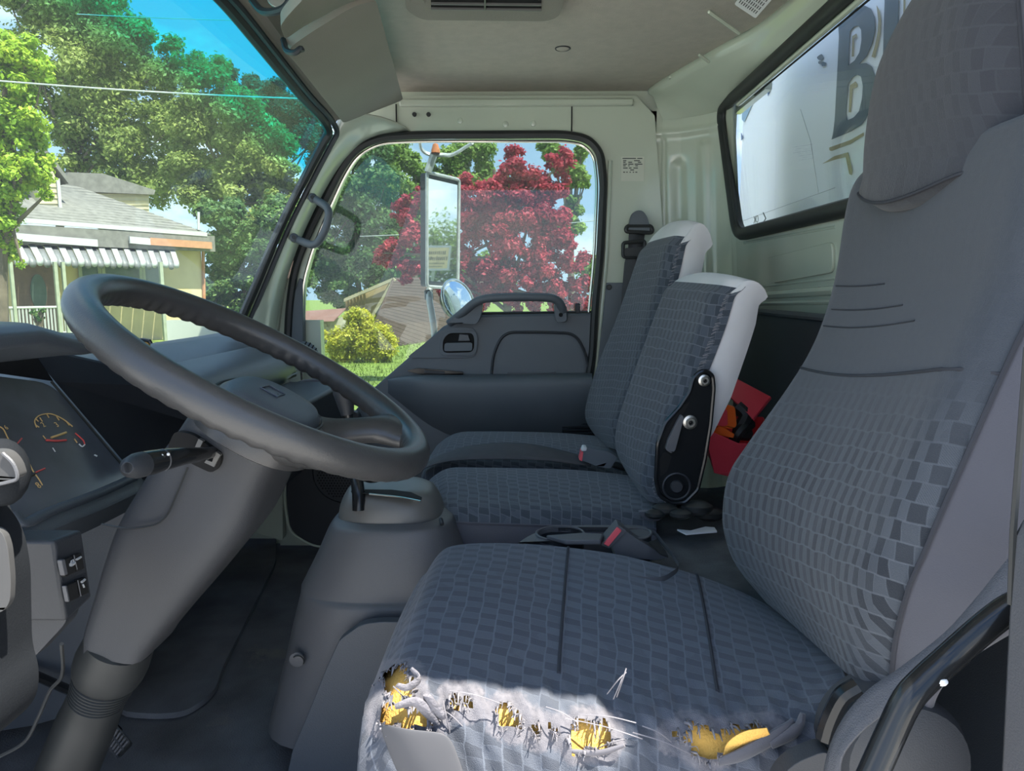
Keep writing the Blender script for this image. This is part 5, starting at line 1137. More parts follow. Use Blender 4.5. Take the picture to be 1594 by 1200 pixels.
mb = MB(); mb.prism([rz(x, y, .0185) for x, y in ((670, -30), (671, 14), (842, 17), (845, -30))], (0, 0, -.001)); obj('grille_back', mb, M['hole'], vt)
for y in (-16, -6, 4, 12): 
    a = rz(671, y, .020); b = rz(843, y+2, .020); mb = MB(); mb.box((a+b)/2, ((b-a).length, .003, .008), Matrix.Rotation(math.atan2((b-a).y, (b-a).x), 3, 'Z')); obj('slat', mb, M['warm'], vt)
a = rz(755, -20, .022); b = rz(755, 14, .022); mb = MB(); mb.tube([a, b], .002, 6); obj('slat_rib', mb, M['warm'], vt)
a = rz(650, 0, .019); mb = MB(); mb.lathe([(0, .002), (.014, .003), (.016, 0)], a, (0, 0, -1), 20); obj('lamp_button', mb, M['visor'], vt)
# assist grip on the A pillar
ag = thing('assist_grip', 'grey grab handle bolted to the far windshield pillar', 'handle', P(490, 350, 2.14))
gpth = rp([P(*q) for q in ((487, 308, 2.15), (494, 312, 2.12), (514, 325, 2.10), (508, 355, 2.10), (492, 384, 2.10), (470, 376, 2.12), (458, 370, 2.15))], [0, .01, .03, .02, .03, .01, 0], 5, closed=False)
mb = MB(); mb.tube(gpth, .0115, 12); obj('grip', mb, M['door'], ag)
for x, y in ((487, 308), (458, 370)):
    c = P(x, y, 2.128); mb = MB(); mb.lathe([(0, .010), (.007, .010), (.013, .004), (.0135, -.01)], c, (.2, -1, .1), 16); obj('grip_foot', mb, M['door'], ag); mb = MB(); mb.lathe([(0, .0112), (.0062, .0112), (.0065, .008)], c, (.2, -1, .1), 14); obj('bolt_cap', mb, M['rubber'], ag)
# ---------------------------------------------------------------- driver's side foreground: belt and black bar
gb = thing('hand_rail', 'glossy black tubular rail beside the driver seat', 'rail', P(1420, 1080, .44))
mb = MB(); mb.tube(cr([P(1650, 925, .425), P(1600, 936, .425), P(1570, 948, .425), P(1530, 978, .425), P(1480, 1022, .425), P(1440, 1058, .42), P(1412, 1090, .415), P(1385, 1145, .41), P(1345, 1235, .40)], 6), .0088, 14); obj('bar', mb, M['black'], gb)
mb = MB(); mb.ball(P(1465, 1061, .4145), .0028, 8, (1.6, 1, 1)); obj('paint_chip', mb, M['white'], gb)
bl = [((1600, 830), (1640, 900)), ((1560, 880), (1585, 935)), ((1520, 930), (1540, 985)), ((1470, 985), (1490, 1035)), ((1400, 1040), (1430, 1075)), ((1350, 1075), (1385, 1105)), ((1312, 1120), (1340, 1140)), ((1290, 1170), (1310, 1180)), ((1280, 1220), (1310, 1230))]
mb = MB(); Aa = cr([P(a[0], a[1], .50) for a, b in bl], 4); Bb = cr([P(b[0], b[1], .485) for a, b in bl], 4)
mb.grid([[lerp(a, b, t) for t in (0, .33, .66, 1)] for a, b in zip(Aa, Bb)]); tag(obj('driver_belt', mb, M['web'], solid=.002), 'grey driver seat belt webbing slanting behind the black rail', 'seat belt')
mb = MB(); mb.prism([P(x, y, .40) for x, y in ((1592, 800), (1576, 830), (1566, 960), (1553, 1240), (1700, 1240), (1700, 800))], (0, -.04, 0)); st('pillar_strip', mb, M['mid'], ds, bev=.004)
mb = MB(); mb.tube([P(1599, 540, .398), P(1587, 700, .398), P(1577, 830, .398), P(1573, 940, .398)], .002, 6); st('pillar_seal', mb, M['rubber'], ds)
mb = MB(); mb.box((.52, .50, 1.15), (.03, .14, .6)); st('inner_trim', mb, M['dark'], ds)
# ================================================================ OUTSIDE
gm = mat('summer grass', (.16, .22, .035), .95, var=.35, vs=3.0, bump=1, bs=30)
mb = MB(); mb.box((-10, 60, -.06), (160, 106, .12)); lawn = st('ground', mb, gm)
mb = MB(); mb.box((0, -14, -.055), (120, 38, .12)); st('ground_2', mb, mat('pale bounce ground', (.52, .50, .46), .9, var=.08, vs=2))  # unseen ground behind the camera, made pale to bounce sunlight into the cab
# ---------------------------------------------------------------- cargo box of the truck
BX = .80
bw = mat('white box panel', (.90, .92, .93), .5, var=.04, vs=2, dirt=((.45, .45, .42), 7, .72))
tb = thing('truck_cargo_box', 'white cargo box behind the cab with dark B lettering and gold outlines', 'truck box', (2.5, 1.35, 1.0))
yb = PX(1153, 230, BX).y
mb = MB(); mb.box((BX+1.6, (yb+(2.7-yb))/2, 1.965), (3.2, yb-(2.7-yb), 2.03)); obj('box_body', mb, bw, tb, bev=.015)
def bx(x, y, d=.003): return PX(x, y, BX-d)
dk = mat('faded grey blue lettering', (.115, .145, .165), .5, var=.2, vs=14, dirt=((.55, .6, .62), 40, .70)); gd = mat('old gold lettering', (.42, .35, .19), .5, var=.1); bl_ = mat('blue graphic', (.05, .11, .25), .5, var=.1); lb_ = mat('pale blue graphic', (.22, .36, .48), .5, var=.1)
def zp(pts): return [(1194+x/3.985, y/3.985) for x, y in pts]   # points read in a x4 enlargement of that corner
Bo = zp(cr([(445, 165, 0), (520, 80, 0), (560, 45, 0), (605, 35, 0), (645, 55, 0), (668, 105, 0), (672, 180, 0), (655, 265, 0), (620, 345, 0), (575, 395, 0), (615, 390, 0), (650, 412, 0), (672, 470, 0), (676, 560, 0), (655, 650, 0), (612, 740, 0), (585, 775, 0), (520, 815, 0), (402, 865, 0), (412, 825, 0), (422, 740, 0), (440, 400, 0), (448, 230, 0)], 1) and [(445, 165), (520, 80), (560, 45), (605, 35), (645, 55), (668, 105), (672, 180), (655, 265), (620, 345), (575, 395), (615, 390), (650, 412), (672, 470), (676, 560), (655, 650), (612, 740), (585, 775), (520, 815), (402, 865), (412, 825), (422, 740), (440, 400), (448, 230)])
h_1 = zp([(515, 195), (540, 165), (570, 160), (586, 185), (588, 250), (575, 325), (545, 375), (506, 405), (510, 300)]); h_2 = zp([(505, 520), (530, 480), (560, 462), (585, 475), (596, 530), (592, 610), (572, 690), (540, 728), (500, 746), (490, 715), (495, 620)])
mb = MB(); mb.holed([bx(*q) for q in Bo], [[bx(*q) for q in h_1], [bx(*q) for q in h_2]], (-.001, 0, 0)); obj('letter_b', mb, dk, tb)
for pts in ([(735, -60), (820, -60), (812, 215), (800, 240), (722, 340), (728, 100)], [(972, -60), (1035, -60), (1030, 60), (965, 110)]):
    mb = MB(); mb.prism([bx(*q) for q in zp(pts)], (-.001, 0, 0)); obj('letter_stroke', mb, dk, tb)
for pts in ([(682, 35), (700, 70), (708, 130), (703, 210), (685, 290), (668, 358), (650, 352), (672, 280), (688, 200), (692, 130)], [(530, 225), (555, 208), (560, 228), (540, 240), (538, 350), (527, 352)], [(516, 530), (550, 505), (563, 525), (560, 540), (530, 552), (520, 695), (508, 697)], [(388, 915), (520, 868), (600, 822), (600, 842), (520, 892), (400, 937), (388, 930)], [(345, 1016), (420, 968), (502, 945), (508, 965), (530, 1060), (526, 1085), (512, 1080), (490, 975), (430, 988)], [(850, -60), (860, -60), (856, 200), (846, 200)]):
    mb = MB(); mb.prism([bx(*q) for q in zp(pts)], (-.001, 0, 0)); obj('gold_line', mb, gd, tb)
for pts, m_ in (([(1156, 158), (1176, 138), (1170, 165), (1159, 190), (1155, 186)], lb_), ([(1192, 126), (1201, 132), (1196, 150)], bl_), ([(1154, 206), (1157, 215), (1154, 219)], bl_)):
    mb = MB(); mb.prism([bx(*q) for q in pts], (-.001, 0, 0)); obj('blue_graphic', mb, m_, tb)
for a, b in (((1153, 345), (1300, 292)), ((1246, 170), (1262, 220)), ((1262, 220), (1274, 300))):
    mb = MB(); mb.tube([bx(*a), bx(*b)], .0008, 4); obj('panel_seam', mb, mat('seam grey', (.35, .37, .37), .6), tb)
for x, y, w in ((1278, 90, 6), (1282, 100, 5), (1276, 97, 3)):
    mb = MB(); mb.prism([bx(x+w*random.uniform(.5, 1.1)*math.cos(a), y+w*random.uniform(.5, 1.1)*math.sin(a)) for a in np.linspace(0, 2*math.pi, 10)[:-1]], (-.0005, 0, 0)); obj('scuff', mb, dk, tb)
# OK stencil on the rear glass (read from outside, so mirrored here)
okt = thing('ok_marking', 'small black OK marking on the lower corner of the rear window', 'marking', wp(1171, 345))
cu = bpy.data.curves.new('ok', 'FONT'); cu.body = 'OK'; cu.size = .028; cu.align_x = 'CENTER'; cu.extrude = .0003
t_ = bpy.data.objects.new('tmp', cu); me = bpy.data.meshes.new_from_object(t_); bpy.data.objects.remove(t_)
p0 = wp(1171, 347)+V((-.004+.014, 0, 0)); mt_ = Matrix((V((0, 1, 0)), V((-.07, 0, 1)).normalized(), V((1, 0, 0)))).transposed().to_4x4(); mt_.translation = p0
me.transform(mt_); me.materials.append(M['ink']); o = bpy.data.objects.new('letters', me); COL.objects.link(o); o.parent = okt; o.matrix_parent_inverse = Matrix.Translation(-V(okt.location))
mb = MB(); mb.tube([wp(x, y)+V((.010, 0, 0)) for x, y in ((1182, 331), (1186, 340), (1181, 348), (1176, 352))], .0015, 5); obj('scribble', mb, M['ink'], okt)
# ---------------------------------------------------------------- door mirrors outside
mi = thing('side_mirror', 'tall rectangular truck mirror outside the passenger window', 'mirror', P(690, 500, 2.62))
mp_ = [P(664, 268, 2.60), P(714, 280, 2.75), P(712, 449, 2.75), P(664, 446, 2.60)]; mc0 = sum(mp_, V())/4
mn = (mp_[1]-mp_[0]).cross(mp_[3]-mp_[0]).normalized(); mn = mn if mn.y < 0 else -mn
mb = MB(); mb.prism(rp(mp_, .012, 3), -mn*.03); obj('mirror_back', mb, M['rubber'], mi, bev=.004)
inn = [lerp(q, mc0, .10)+mn*.001 for q in mp_]; mb = MB(); mb.prism(inn, mn*.001); obj('mirror_glass', mb, M['mirror'], mi)
mb = MB(); mb.tube([q+mn*.002 for q in rp(mp_, .012, 3)], .0065, 8, closed=True); obj('mirror_rim', mb, M['galv'], mi)
mb = MB(); mb.tube(cr([P(668, 450, 2.60), P(669, 470, 2.58), P(674, 500, 2.56), P(680, 560, 2.48), P(684, 600, 2.30)], 4), .012, 10); arm = obj('lower_arm', mb, M['galv'], mi)
mb = MB(); mb.tube([P(667, 452, 2.60), P(668, 466, 2.595)], .016, 10); obj('arm_clamp', mb, M['dark'], mi)
mb = MB(); mb.tube(cr([P(653, 215, 2.55), P(656, 232, 2.58), P(668, 240, 2.60), P(690, 241, 2.60), P(706, 240, 2.58), P(736, 222, 2.50)], 5), .009, 8, flat=(1, .6)); obj('upper_bracket', mb, M['galv'], mi)
mb = MB(); mb.tube([P(675, 242, 2.60), P(668, 262, 2.60), P(666, 268, 2.60)], .014, 8); obj('bracket_neck', mb, M['galv'], mi)
c = P(678, 238, 2.59); mb = MB(); mb.lathe([(.016, 0), (.015, .010), (.009, .030), (0, .034)], c, (0, 0, 1), 16); obj('rusty_cap', mb, mat('rusty orange cap', (.50, .16, .06), .7, var=.3, vs=60), mi)
rm = thing('convex_mirror', 'round convex mirror below the tall mirror by the door', 'mirror', P(712, 470, 2.58))
c = P(712, 468, 2.58); nx = V((.70, -.56, .30)).normalized(); mb = MB(); mb.lathe([(0, .018), (.03, .0165), (.06, .012), (.074, .006)], c, nx, 32); obj('mirror_glass', mb, M['mirror'], rm, ang=80)
mb = MB(); u = nx.orthogonal().normalized(); w = nx.cross(u); mb.tube([c+nx*.004+(u*math.cos(a)+w*math.sin(a))*.077 for a in np.linspace(0, 2*math.pi, 33)[:-1]], .006, 8, closed=True); obj('mirror_rim', mb, M['chrome'], rm); mb = MB(); mb.lathe([(.077, 0), (.06, -.03), (0, -.035)], c, nx, 24); obj('mirror_back', mb, M['rubber'], rm)
# ---------------------------------------------------------------- utility wires
def wire(name, label, a, b, sag, r=.012):
    pts = [lerp(a, b, t)-V((0, 0, sag*4*t*(1-t))) for t in np.linspace(0, 1, 24)]; mb = MB(); mb.tube(pts, r, 5); tag(obj(name, mb, mat('pale cable', (.45, .47, .48), .6)), label, 'wire')
wire('utility_wire', 'pale utility wire crossing in front of the big left trees', P(-60, 121, 11), P(560, 156, 13), .05)
wire('utility_wire', 'higher thin wire crossing the sky at the top left', P(120, 22, 14), P(470, 34, 14), .02, .008)
wire('utility_wire', 'wire strung past the maple in the side window', P(560, 368, 16), P(960, 340, 16), .05, .009)
# ---------------------------------------------------------------- house
ho = thing('house', 'tan stucco house with grey shingle roof and striped porch awning', 'house', (-13, 24, 0))
YA, YB = 20.0, 26.0
def hp2(x, y, k=0):   # point on the front face of the house (vertical plane through A and B)
    A = P(-60, 500, YA); B = P(318, 500, YB); n = V((B.y-A.y, -(B.x-A.x), 0)).normalized(); return PN(x, y, A+n*k, n)
A = P(-60, 500, YA); B = P(318, 500, YB); hn_ = V((B.y-A.y, -(B.x-A.x), 0)).normalized(); ht = V((B.x-A.x, B.y-A.y, 0)).normalized()
stuc = mat('tan stucco', (.60, .48, .27), .9, var=.08, vs=2, bump=.6, bs=40); shing = mat('grey shingle', (.17, .165, .15), .9, var=.2, vs=5, bump=.5, bs=20); wtrim = mat('white house trim', (.45, .46, .45), .6, var=.04); sid = mat('cream siding', (.55, .50, .33), .8, var=.05); brown = mat('brown door wood', (.16, .10, .07), .6, var=.15); gl_ = mat('dim window glass', (.10, .14, .12), .1, var=.2, vs=2)
zlo, zea = 0.0, hp2(200, 362).z
a0, a1 = V((A.x, A.y, 0)), hp2(318, 480); a1.z = 0
mb = MB(); bkd = -hn_*6; mb.add([a0, a1, a1+V((0, 0, zea)), a0+V((0, 0, zea)), a0+bkd, a1+bkd, a1+bkd+V((0, 0, zea)), a0+bkd+V((0, 0, zea))], [(0, 1, 2, 3), (1, 5, 6, 2), (5, 4, 7, 6), (4, 0, 3, 7), (3, 2, 6, 7)]); obj('wall', mb, stuc, ho)
# roof: hipped, courses of shingles as stepped strips
e0 = hp2(-60, 331, .5); e1_ = hp2(328, 366, .5); r0 = hp2(-40, 274, -2.6); r1 = hp2(118, 284, -2.6); r0 = V((r0.x, r0.y, r0.z)); NCO = 14
r1.z = r0.z
roof = obj('roof', MB().grid([[e0, e1_], [r0, r1]]), shing, ho, solid=.06)
for k in range(NCO):
    t0, t1 = k/NCO, (k+1)/NCO; p = [lerp(e0, r0, t0), lerp(e1_, r1, t0), lerp(e1_, r1, t1), lerp(e0, r0, t1)]; up_ = V((0, 0, .05)); mb = MB(); mb.add([p[0]+up_, p[1]+up_, p[2]+up_*.6, p[3]+up_*.6, p[0], p[1]], [(0, 1, 2, 3), (0, 4, 5, 1)]); obj('shingle_course', mb, shing, roof)
b2_ = e1_+bkd*1.1; mb = MB(); mb.grid([[e1_, b2_], [r1, r1+bkd*.5]]); obj('roof_end', mb, shing, ho, solid=.06)
def strip(name, x0, y0, x1, y1, k, h, d, m, par=ho):
    a = hp2(x0, y0, k); b = hp2(x1, y1, k); mb = MB(); mb.prism([a, b, b-V((0, 0, h)), a-V((0, 0, h))], hn_*d); return obj(name, mb, m, par)
strip('gutter', 30, 339, 320, 362, .52, .14, .10, wtrim); strip('lower_roof', -60, 345, 328, 368, .35, .55, .25, shing)
strip('fascia', 14, 362, 150, 373, .66, .22, .08, wtrim); strip('fascia', 200, 368, 232, 371, .66, .22, .08, wtrim); strip('wood_fascia', 232, 370, 328, 377, .66, .24, .08, mat('cedar trim', (.45, .22, .12), .7))
def panel_0(name, pts, k, d, m, par=ho):
    mb = MB(); mb.prism([hp2(x, y, k) for x, y in pts], -hn_*d); return obj(name, mb, m, par)
# dormer gables
def dorm(x0, y0, x1, y1, k, rf, win_=False):
    a = hp2(x0, y1, k); b = hp2(x1, y1, k); h = hp2(x0, y0, k).z-a.z; mb = MB(); mb.prism([a, b, b+V((0, 0, h)), a+V((0, 0, h))], -hn_*2.5); d = obj('dormer', mb, sid, ho)
    for q in range(6):
        z = h*(q+.5)/6; mb = MB(); mb.prism([a+V((0, 0, z)), b+V((0, 0, z)), b+V((0, 0, z+.02)), a+V((0, 0, z+.02))], hn_*.03); obj('siding_board', mb, sid, d)
    m1 = a+V((0, 0, h)); m2 = b+V((0, 0, h)); ap = (m1+m2)/2+V((0, 0, rf)); o_ = ht*.35
    mb = MB(); mb.prism([m1-o_-V((0, 0, .1)), ap, m2+o_-V((0, 0, .1)), m2+o_+V((0, 0, .08)), ap+V((0, 0, .2)), m1-o_+V((0, 0, .08))], -hn_*2.6+hn_*.3); obj('dormer_roof', mb, shing, d)
    mb = MB(); mb.prism([m1, m2, ap], -hn_*.1); obj('gable', mb, sid, d)
    t_ = strip('corner_board', x1-5, y0, x1, y0, k+.04, h, .05, wtrim, d)
dorm(62, 278, 92, 330, -.6, .8)
rd = panel_0('rear_dormer', [(128, 300), (232, 303), (232, 336), (128, 336)], -3.2, 2.0, sid)
for q in range(5):
    y = 306+q*6; mb = MB(); a = hp2(130, y, -3.18); b = hp2(232, y+.5, -3.18); mb.prism([a, b, b+V((0, 0, .02)), a+V((0, 0, .02))], hn_*.03); obj('siding_board', mb, sid, rd)
panel_0('dormer_roof', [(106, 268), (160, 270), (242, 296), (240, 303), (150, 299), (100, 292)], -3.0, 2.6, shing, rd)
# tall roof slope behind

mb = MB(); mb.tube([hp2(309, 358, .3), hp2(309, 330, .3)], .05, 8); obj('vent_pipe', mb, wtrim, ho)
# porch: door, windows, posts, rail
fr_ = mat('pale green trim', (.30, .33, .24), .6)
def panel_(name, x0, y0, x1, y1, k, d, m, par=ho):
    a = hp2(x0, y1, k); b = hp2(x1, y1, k); za = hp2(x0, y0, k).z; zb_ = a.z; mb = MB(); mb.prism([a, b, V((b.x, b.y, za)), V((a.x, a.y, za))], hn_*d); return obj(name, mb, m, par)
do = panel_('door', 28, 412, 92, 520, .02, .06, brown); c = hp2(60, 455, .09); mb = MB(); mb.prism([c+ht*(.22*math.cos(a))+V((0, 0, .55*math.sin(a))) for a in np.linspace(0, 2*math.pi, 21)[:-1]], hn_*.02); obj('oval_pane', mb, gl_, do)
for x0, x1 in ((126, 156), (162, 220), (224, 252)):
    w = panel_('window', x0, 414, x1, 452, .03, .05, gl_); 
    for xx in (x0-2, x1-2): panel_('window_frame', xx, 412, xx+5, 452, .07, .06, fr_, w)
for x in (24, 92, 104, 254): panel_('porch_post', x, 408, x+5, 530, 1.6, .1, fr_)
ra = hp2(-30, 480, 1.6); rb_ = hp2(110, 476, 1.6); mb = MB(); mb.tube([ra, V((rb_.x, rb_.y, ra.z))], .035, 6); rail = obj('porch_rail', mb, wtrim, ho)
for k in range(26):
    t = k/25; p = lerp(ra, V((rb_.x, rb_.y, ra.z)), t); mb = MB(); mb.box(p-V((0, 0, .45)), (.035, .035, .9)); obj('baluster', mb, wtrim, rail)
mb = MB(); mb.tube([lerp(ra, rb_, .0)-V((0, 0, .75)), V((rb_.x, rb_.y, ra.z-.75))], .03, 6); obj('bottom_rail', mb, wtrim, rail)
# awning of separate slats, alternately white and grey
grey = mat('grey awning slat', (.16, .165, .17), .5); wh = mat('white awning slat', (.40, .41, .42), .5)
NS = 26; at0, at1 = hp2(8, 380, .35), hp2(272, 389, .35); ab0, ab1 = hp2(22, 405, 1.5), hp2(279, 411, 1.5)
aw = obj('awning', MB().tube([at0, at1], .05, 6), wtrim, ho)
for k in range(NS):
    t0, t1 = k/NS, (k+.96)/NS; p = [lerp(at0, at1, t0), lerp(at0, at1, t1), lerp(ab0, ab1, t1), lerp(ab0, ab1, t0)]; dz = V((0, 0, .05 if k % 2 else 0)); c = (p[2]+p[3])/2; w = (p[2]-p[3])/2
    mb = MB(); mb.add([q+dz for q in p], [(0, 1, 2, 3)])
    sc = [p[3]+dz, p[2]+dz]+[c+dz+w*math.cos(a)-V((0, 0, .10+.10*math.sin(a))) for a in np.linspace(0, math.pi, 7)]; mb.add(sc, [tuple(range(len(sc)))]); obj('awning_slat', mb, wh if k % 2 else grey, aw, solid=.02)
mb = MB(); mb.tube([hp2(316, 390, .05), hp2(318, 480, .05)], .06, 6); obj('downpipe', mb, mat('copper brown pipe', (.45, .20, .10), .5), ho)
# ---------------------------------------------------------------- barn, annexe, hedge wall
ba = thing('barn', 'tan gabled barn with brown shingle roof behind the red maple', 'barn', P(620, 560, 24))
tanw = mat('tan board wall', (.42, .30, .15), .8, var=.06); brs = mat('brown shingle', (.085, .055, .045), .9, var=.15, vs=3, bump=.5, bs=15)
def bq(x, y, Y): return P(x, y, Y)
g = [bq(537, 462, 24), bq(612, 432, 24), bq(570, 500, 24), bq(560, 570, 24), bq(537, 570, 24)]
mb = MB(); mb.prism([bq(537, 464, 24), bq(609, 434, 24), bq(574, 500, 24), bq(574, 565, 24), bq(537, 565, 24)], (0, 2, 0)); wl_ = obj('gable_wall', mb, tanw, ba)
for k in range(7):
    x = 540+k*5; mb = MB(); mb.box((bq(x, 462-k*2.1, 23.97)+bq(x, 565, 23.97))/2, (.03, .04, bq(x, 464-k*2.1, 24).z-bq(x, 565, 24).z)); obj('batten', mb, tanw, wl_)
rfp = [bq(612, 433, 23.8), bq(572, 502, 23.8), bq(640, 640, 18), bq(760, 560, 21), bq(740, 440, 26)]
r_a, r_b, r_c, r_d = bq(612, 433, 23.8), bq(760, 430, 29), bq(720, 590, 25), bq(575, 520, 20.5)
NCR = 22
rf_ = obj('roof', MB().grid([[r_a, r_b], [r_d, r_c]]), brs, ba, solid=.05)
for k in range(NCR):
    t0, t1 = k/NCR, (k+1)/NCR; u_ = V((0, -.018, .018)); mb = MB(); mb.add([lerp(r_a, r_d, t0)+u_*.4, lerp(r_b, r_c, t0)+u_*.4, lerp(r_b, r_c, t1)+u_, lerp(r_a, r_d, t1)+u_, lerp(r_b, r_c, t1), lerp(r_a, r_d, t1)], [(0, 1, 2, 3), (3, 2, 4, 5)]); obj('shingle_course', mb, brs, rf_)
mb = MB(); mb.prism([bq(535, 465, 23.7), bq(612, 432, 23.7), bq(612, 437, 23.7), bq(535, 470, 23.7)], (0, .2, 0)); mb.prism([bq(612, 432, 23.7), bq(572, 500, 23.7), bq(576, 502, 23.7), bq(616, 436, 23.7)], (0, .2, 0)); obj('barge_board', mb, mat('tan trim', (.45, .38, .24), .7), ba)
an = thing('shed', 'low pale shed with a dusty red roof left of the barn', 'shed', P(505, 560, 23))
mb = MB(); mb.prism([bq(468, 500, 23), bq(493, 500, 23), bq(493, 570, 23), bq(468, 570, 23)], (0, 3, 0)); obj('wall', mb, fr_, an)
mb = MB(); mb.prism([bq(493, 500, 22.9), bq(540, 492, 23), bq(540, 570, 23), bq(500, 570, 22.9)], (0, .3, 0)); w2 = obj('brick_wall', mb, mat('whitewashed brick', (.60, .52, .42), .9, var=.25, vs=9), an)
for r in range(10):
    for c in range(3):
        x = 496+c*5+(r % 2)*2.5; y = 506+r*5; a = bq(x, y, 22.86); mb = MB(); mb.box(a, (.095, .06, .085)); obj('brick', mb, mat('brick', (.62, .54, .44), .9, var=.2, vs=9) if r+c == 0 else bpy.data.materials['brick'], w2)
mb = MB(); mb.prism([bq(465, 487, 23.5), bq(538, 482, 23.5), bq(520, 500, 22.5), bq(465, 502, 22.5)], (0, .05, .05)); obj('roof', mb, mat('dusty red roof', (.24, .12, .10), .8), an)
# ---------------------------------------------------------------- sign seen in the mirror: a board on two posts far behind the truck
rd_ = V(ray(690, 412)).normalized(); mh = mc0; rr_ = rd_-mn*2*rd_.dot(mn); sc_ = mh+rr_*20; hx = V((-rr_.y, rr_.x, 0)).normalized(); fz = V((-rr_.x, -rr_.y, 0)).normalized()
sg_ = thing('roadside_sign', 'tan lettered roadside sign reflected in the tall mirror', 'sign', V((sc_.x, sc_.y, 0)))
def bd(name, x0, x1, z0, z1, d, m, th=.03):
    mb = MB(); c = sc_+hx*((x0+x1)/2)+V((0, 0, (z0+z1)/2))+fz*d; mb.box(c, (x1-x0, th, z1-z0), Matrix.Rotation(math.atan2(hx.y, hx.x), 3, 'Z')); return obj(name, mb, m, sg_)
bd('frame', -.55, .55, -.40, .40, 0, wtrim, .08); bd('board', -.47, .47, -.33, .33, .05, mat('tan sign board', (.62, .48, .26), .7)); bd('post', -.06, .06, -sc_.z, -.40, 0, fr_)
for row, (z, h, k0, k1, w) in enumerate(((.17, .12, -.36, .36, .055), (-.01, .12, -.42, .42, .055), (-.17, .05, -.34, .34, .03), (-.27, .035, -.30, .30, .05))):
    x = k0
    while x < k1: bd('letter', x, x+w*random.uniform(.5, .8), z-h/2, z+h/2*random.uniform(.6, 1), .07, M['ink'], .01); x += w*1.25

# ---------------------------------------------------------------- foliage
def leaves(name, centres, n, size, m, parent, flat=.0, shell=.55, asp=.55, drop=0):
    """n folded leaves spread over the outer shell of clumps (centre, radius, squash)"""
    C = np.array([list(c[0]) for c in centres]); Rr = np.array([c[1] for c in centres]); w = Rr**2; w /= w.sum()
    k = RNG.choice(len(C), n, p=w); d = RNG.normal(size=(n, 3)); d /= np.linalg.norm(d, axis=1)[:, None]
    rad = Rr[k]*(.25+.75*RNG.random(n)**.5)*(1+.22*RNG.normal(size=n)); sq = np.array([c[2] if len(c) > 2 else 1 for c in centres])[k]
    # sub-clumping: pull towards sprigs
    p = C[k]+d*rad[:, None]*np.stack([np.ones(n), np.ones(n), sq], 1)
    nn = d*.8+RNG.normal(size=(n, 3))*.6+np.array([0, 0, .5]); nn /= np.linalg.norm(nn, axis=1)[:, None]
    t = np.cross(nn, RNG.normal(size=(n, 3))); t /= np.linalg.norm(t, axis=1)[:, None]; b = np.cross(nn, t)
    s = size*(.6+.8*RNG.random(n))[:, None]
    v0 = p-t*s; v1 = p+b*s*asp+nn*s*.12; v2 = p+t*s; v3 = p-b*s*asp+nn*s*.12
    vs = np.stack([v0, v1, v2, v3], 1).reshape(-1, 3).astype(np.float32)
    me = bpy.data.meshes.new(name); me.vertices.add(4*n); me.vertices.foreach_set('co', vs.ravel())
    me.loops.add(4*n); me.polygons.add(n); me.loops.foreach_set('vertex_index', np.arange(4*n, dtype=np.int32)); me.polygons.foreach_set('loop_start', np.arange(0, 4*n, 4, dtype=np.int32)); me.polygons.foreach_set('loop_total', np.full(n, 4, dtype=np.int32))
    at = me.attributes.new('tone', 'FLOAT', 'FACE'); cl = RNG.random(len(C))[k]; at.data.foreach_set('value', np.clip(RNG.random(n)*.65+cl*.35, 0, 1).astype(np.float32))
    me.update(calc_edges=True); me.materials.append(m); o = bpy.data.objects.new(name, me); COL.objects.link(o); o['kind'] = 'stuff'
    o.parent = parent; o.matrix_parent_inverse = Matrix.Translation(-V(parent.location)); return o
bark = mat('grey brown bark', (.14, .11, .08), .95, var=.3, vs=4, bump=1, bs=12)
LM = {'olive': leafmat('olive green leaves', (0.122, 0.181, 0.041), (0.244, 0.318, 0.082), (0.434, 0.484, 0.150)), 'bright': leafmat('bright lime leaves', (0.174, 0.324, 0.032), (0.348, 0.513, 0.048), (0.580, 0.648, 0.080)), 'deep': leafmat('deep green leaves', (0.052, 0.121, 0.043), (0.104, 0.211, 0.065), (0.252, 0.356, 0.101)), 'pine': leafmat('dark pine needles', (0.029, 0.081, 0.048), (0.058, 0.135, 0.080), (0.102, 0.203, 0.112)), 'maple': leafmat('crimson maple leaves', (0.160, 0.016, 0.032), (0.435, 0.041, 0.080), (0.797, 0.135, 0.176)), 'yellow': leafmat('golden bush leaves', (0.290, 0.351, 0.048), (0.609, 0.567, 0.064), (0.899, 0.783, 0.128)), 'mid': leafmat('mid green leaves', (0.104, 0.194, 0.034), (0.209, 0.327, 0.068), (0.383, 0.491, 0.122))}
def clump(pxs, Y, j=1.0, per=6, sub=.42):
    """fill a foliage region: discs seen at (x, y) with pixel radius, broken into smaller clumps"""
    out = []
    for x, y, r in pxs:
        c = P(x, y, Y); R = r/F*Y
        for q in range(int(per*2.2)):
            d = RNG.normal(size=3); d /= np.linalg.norm(d); f = RNG.random()**.4
            rr = R*sub*.72*(.6+.8*RNG.random()); out.append((c+V(d)*(R-rr*.7)*f*V((1, 1, 1)).x, rr, .8))
    return out
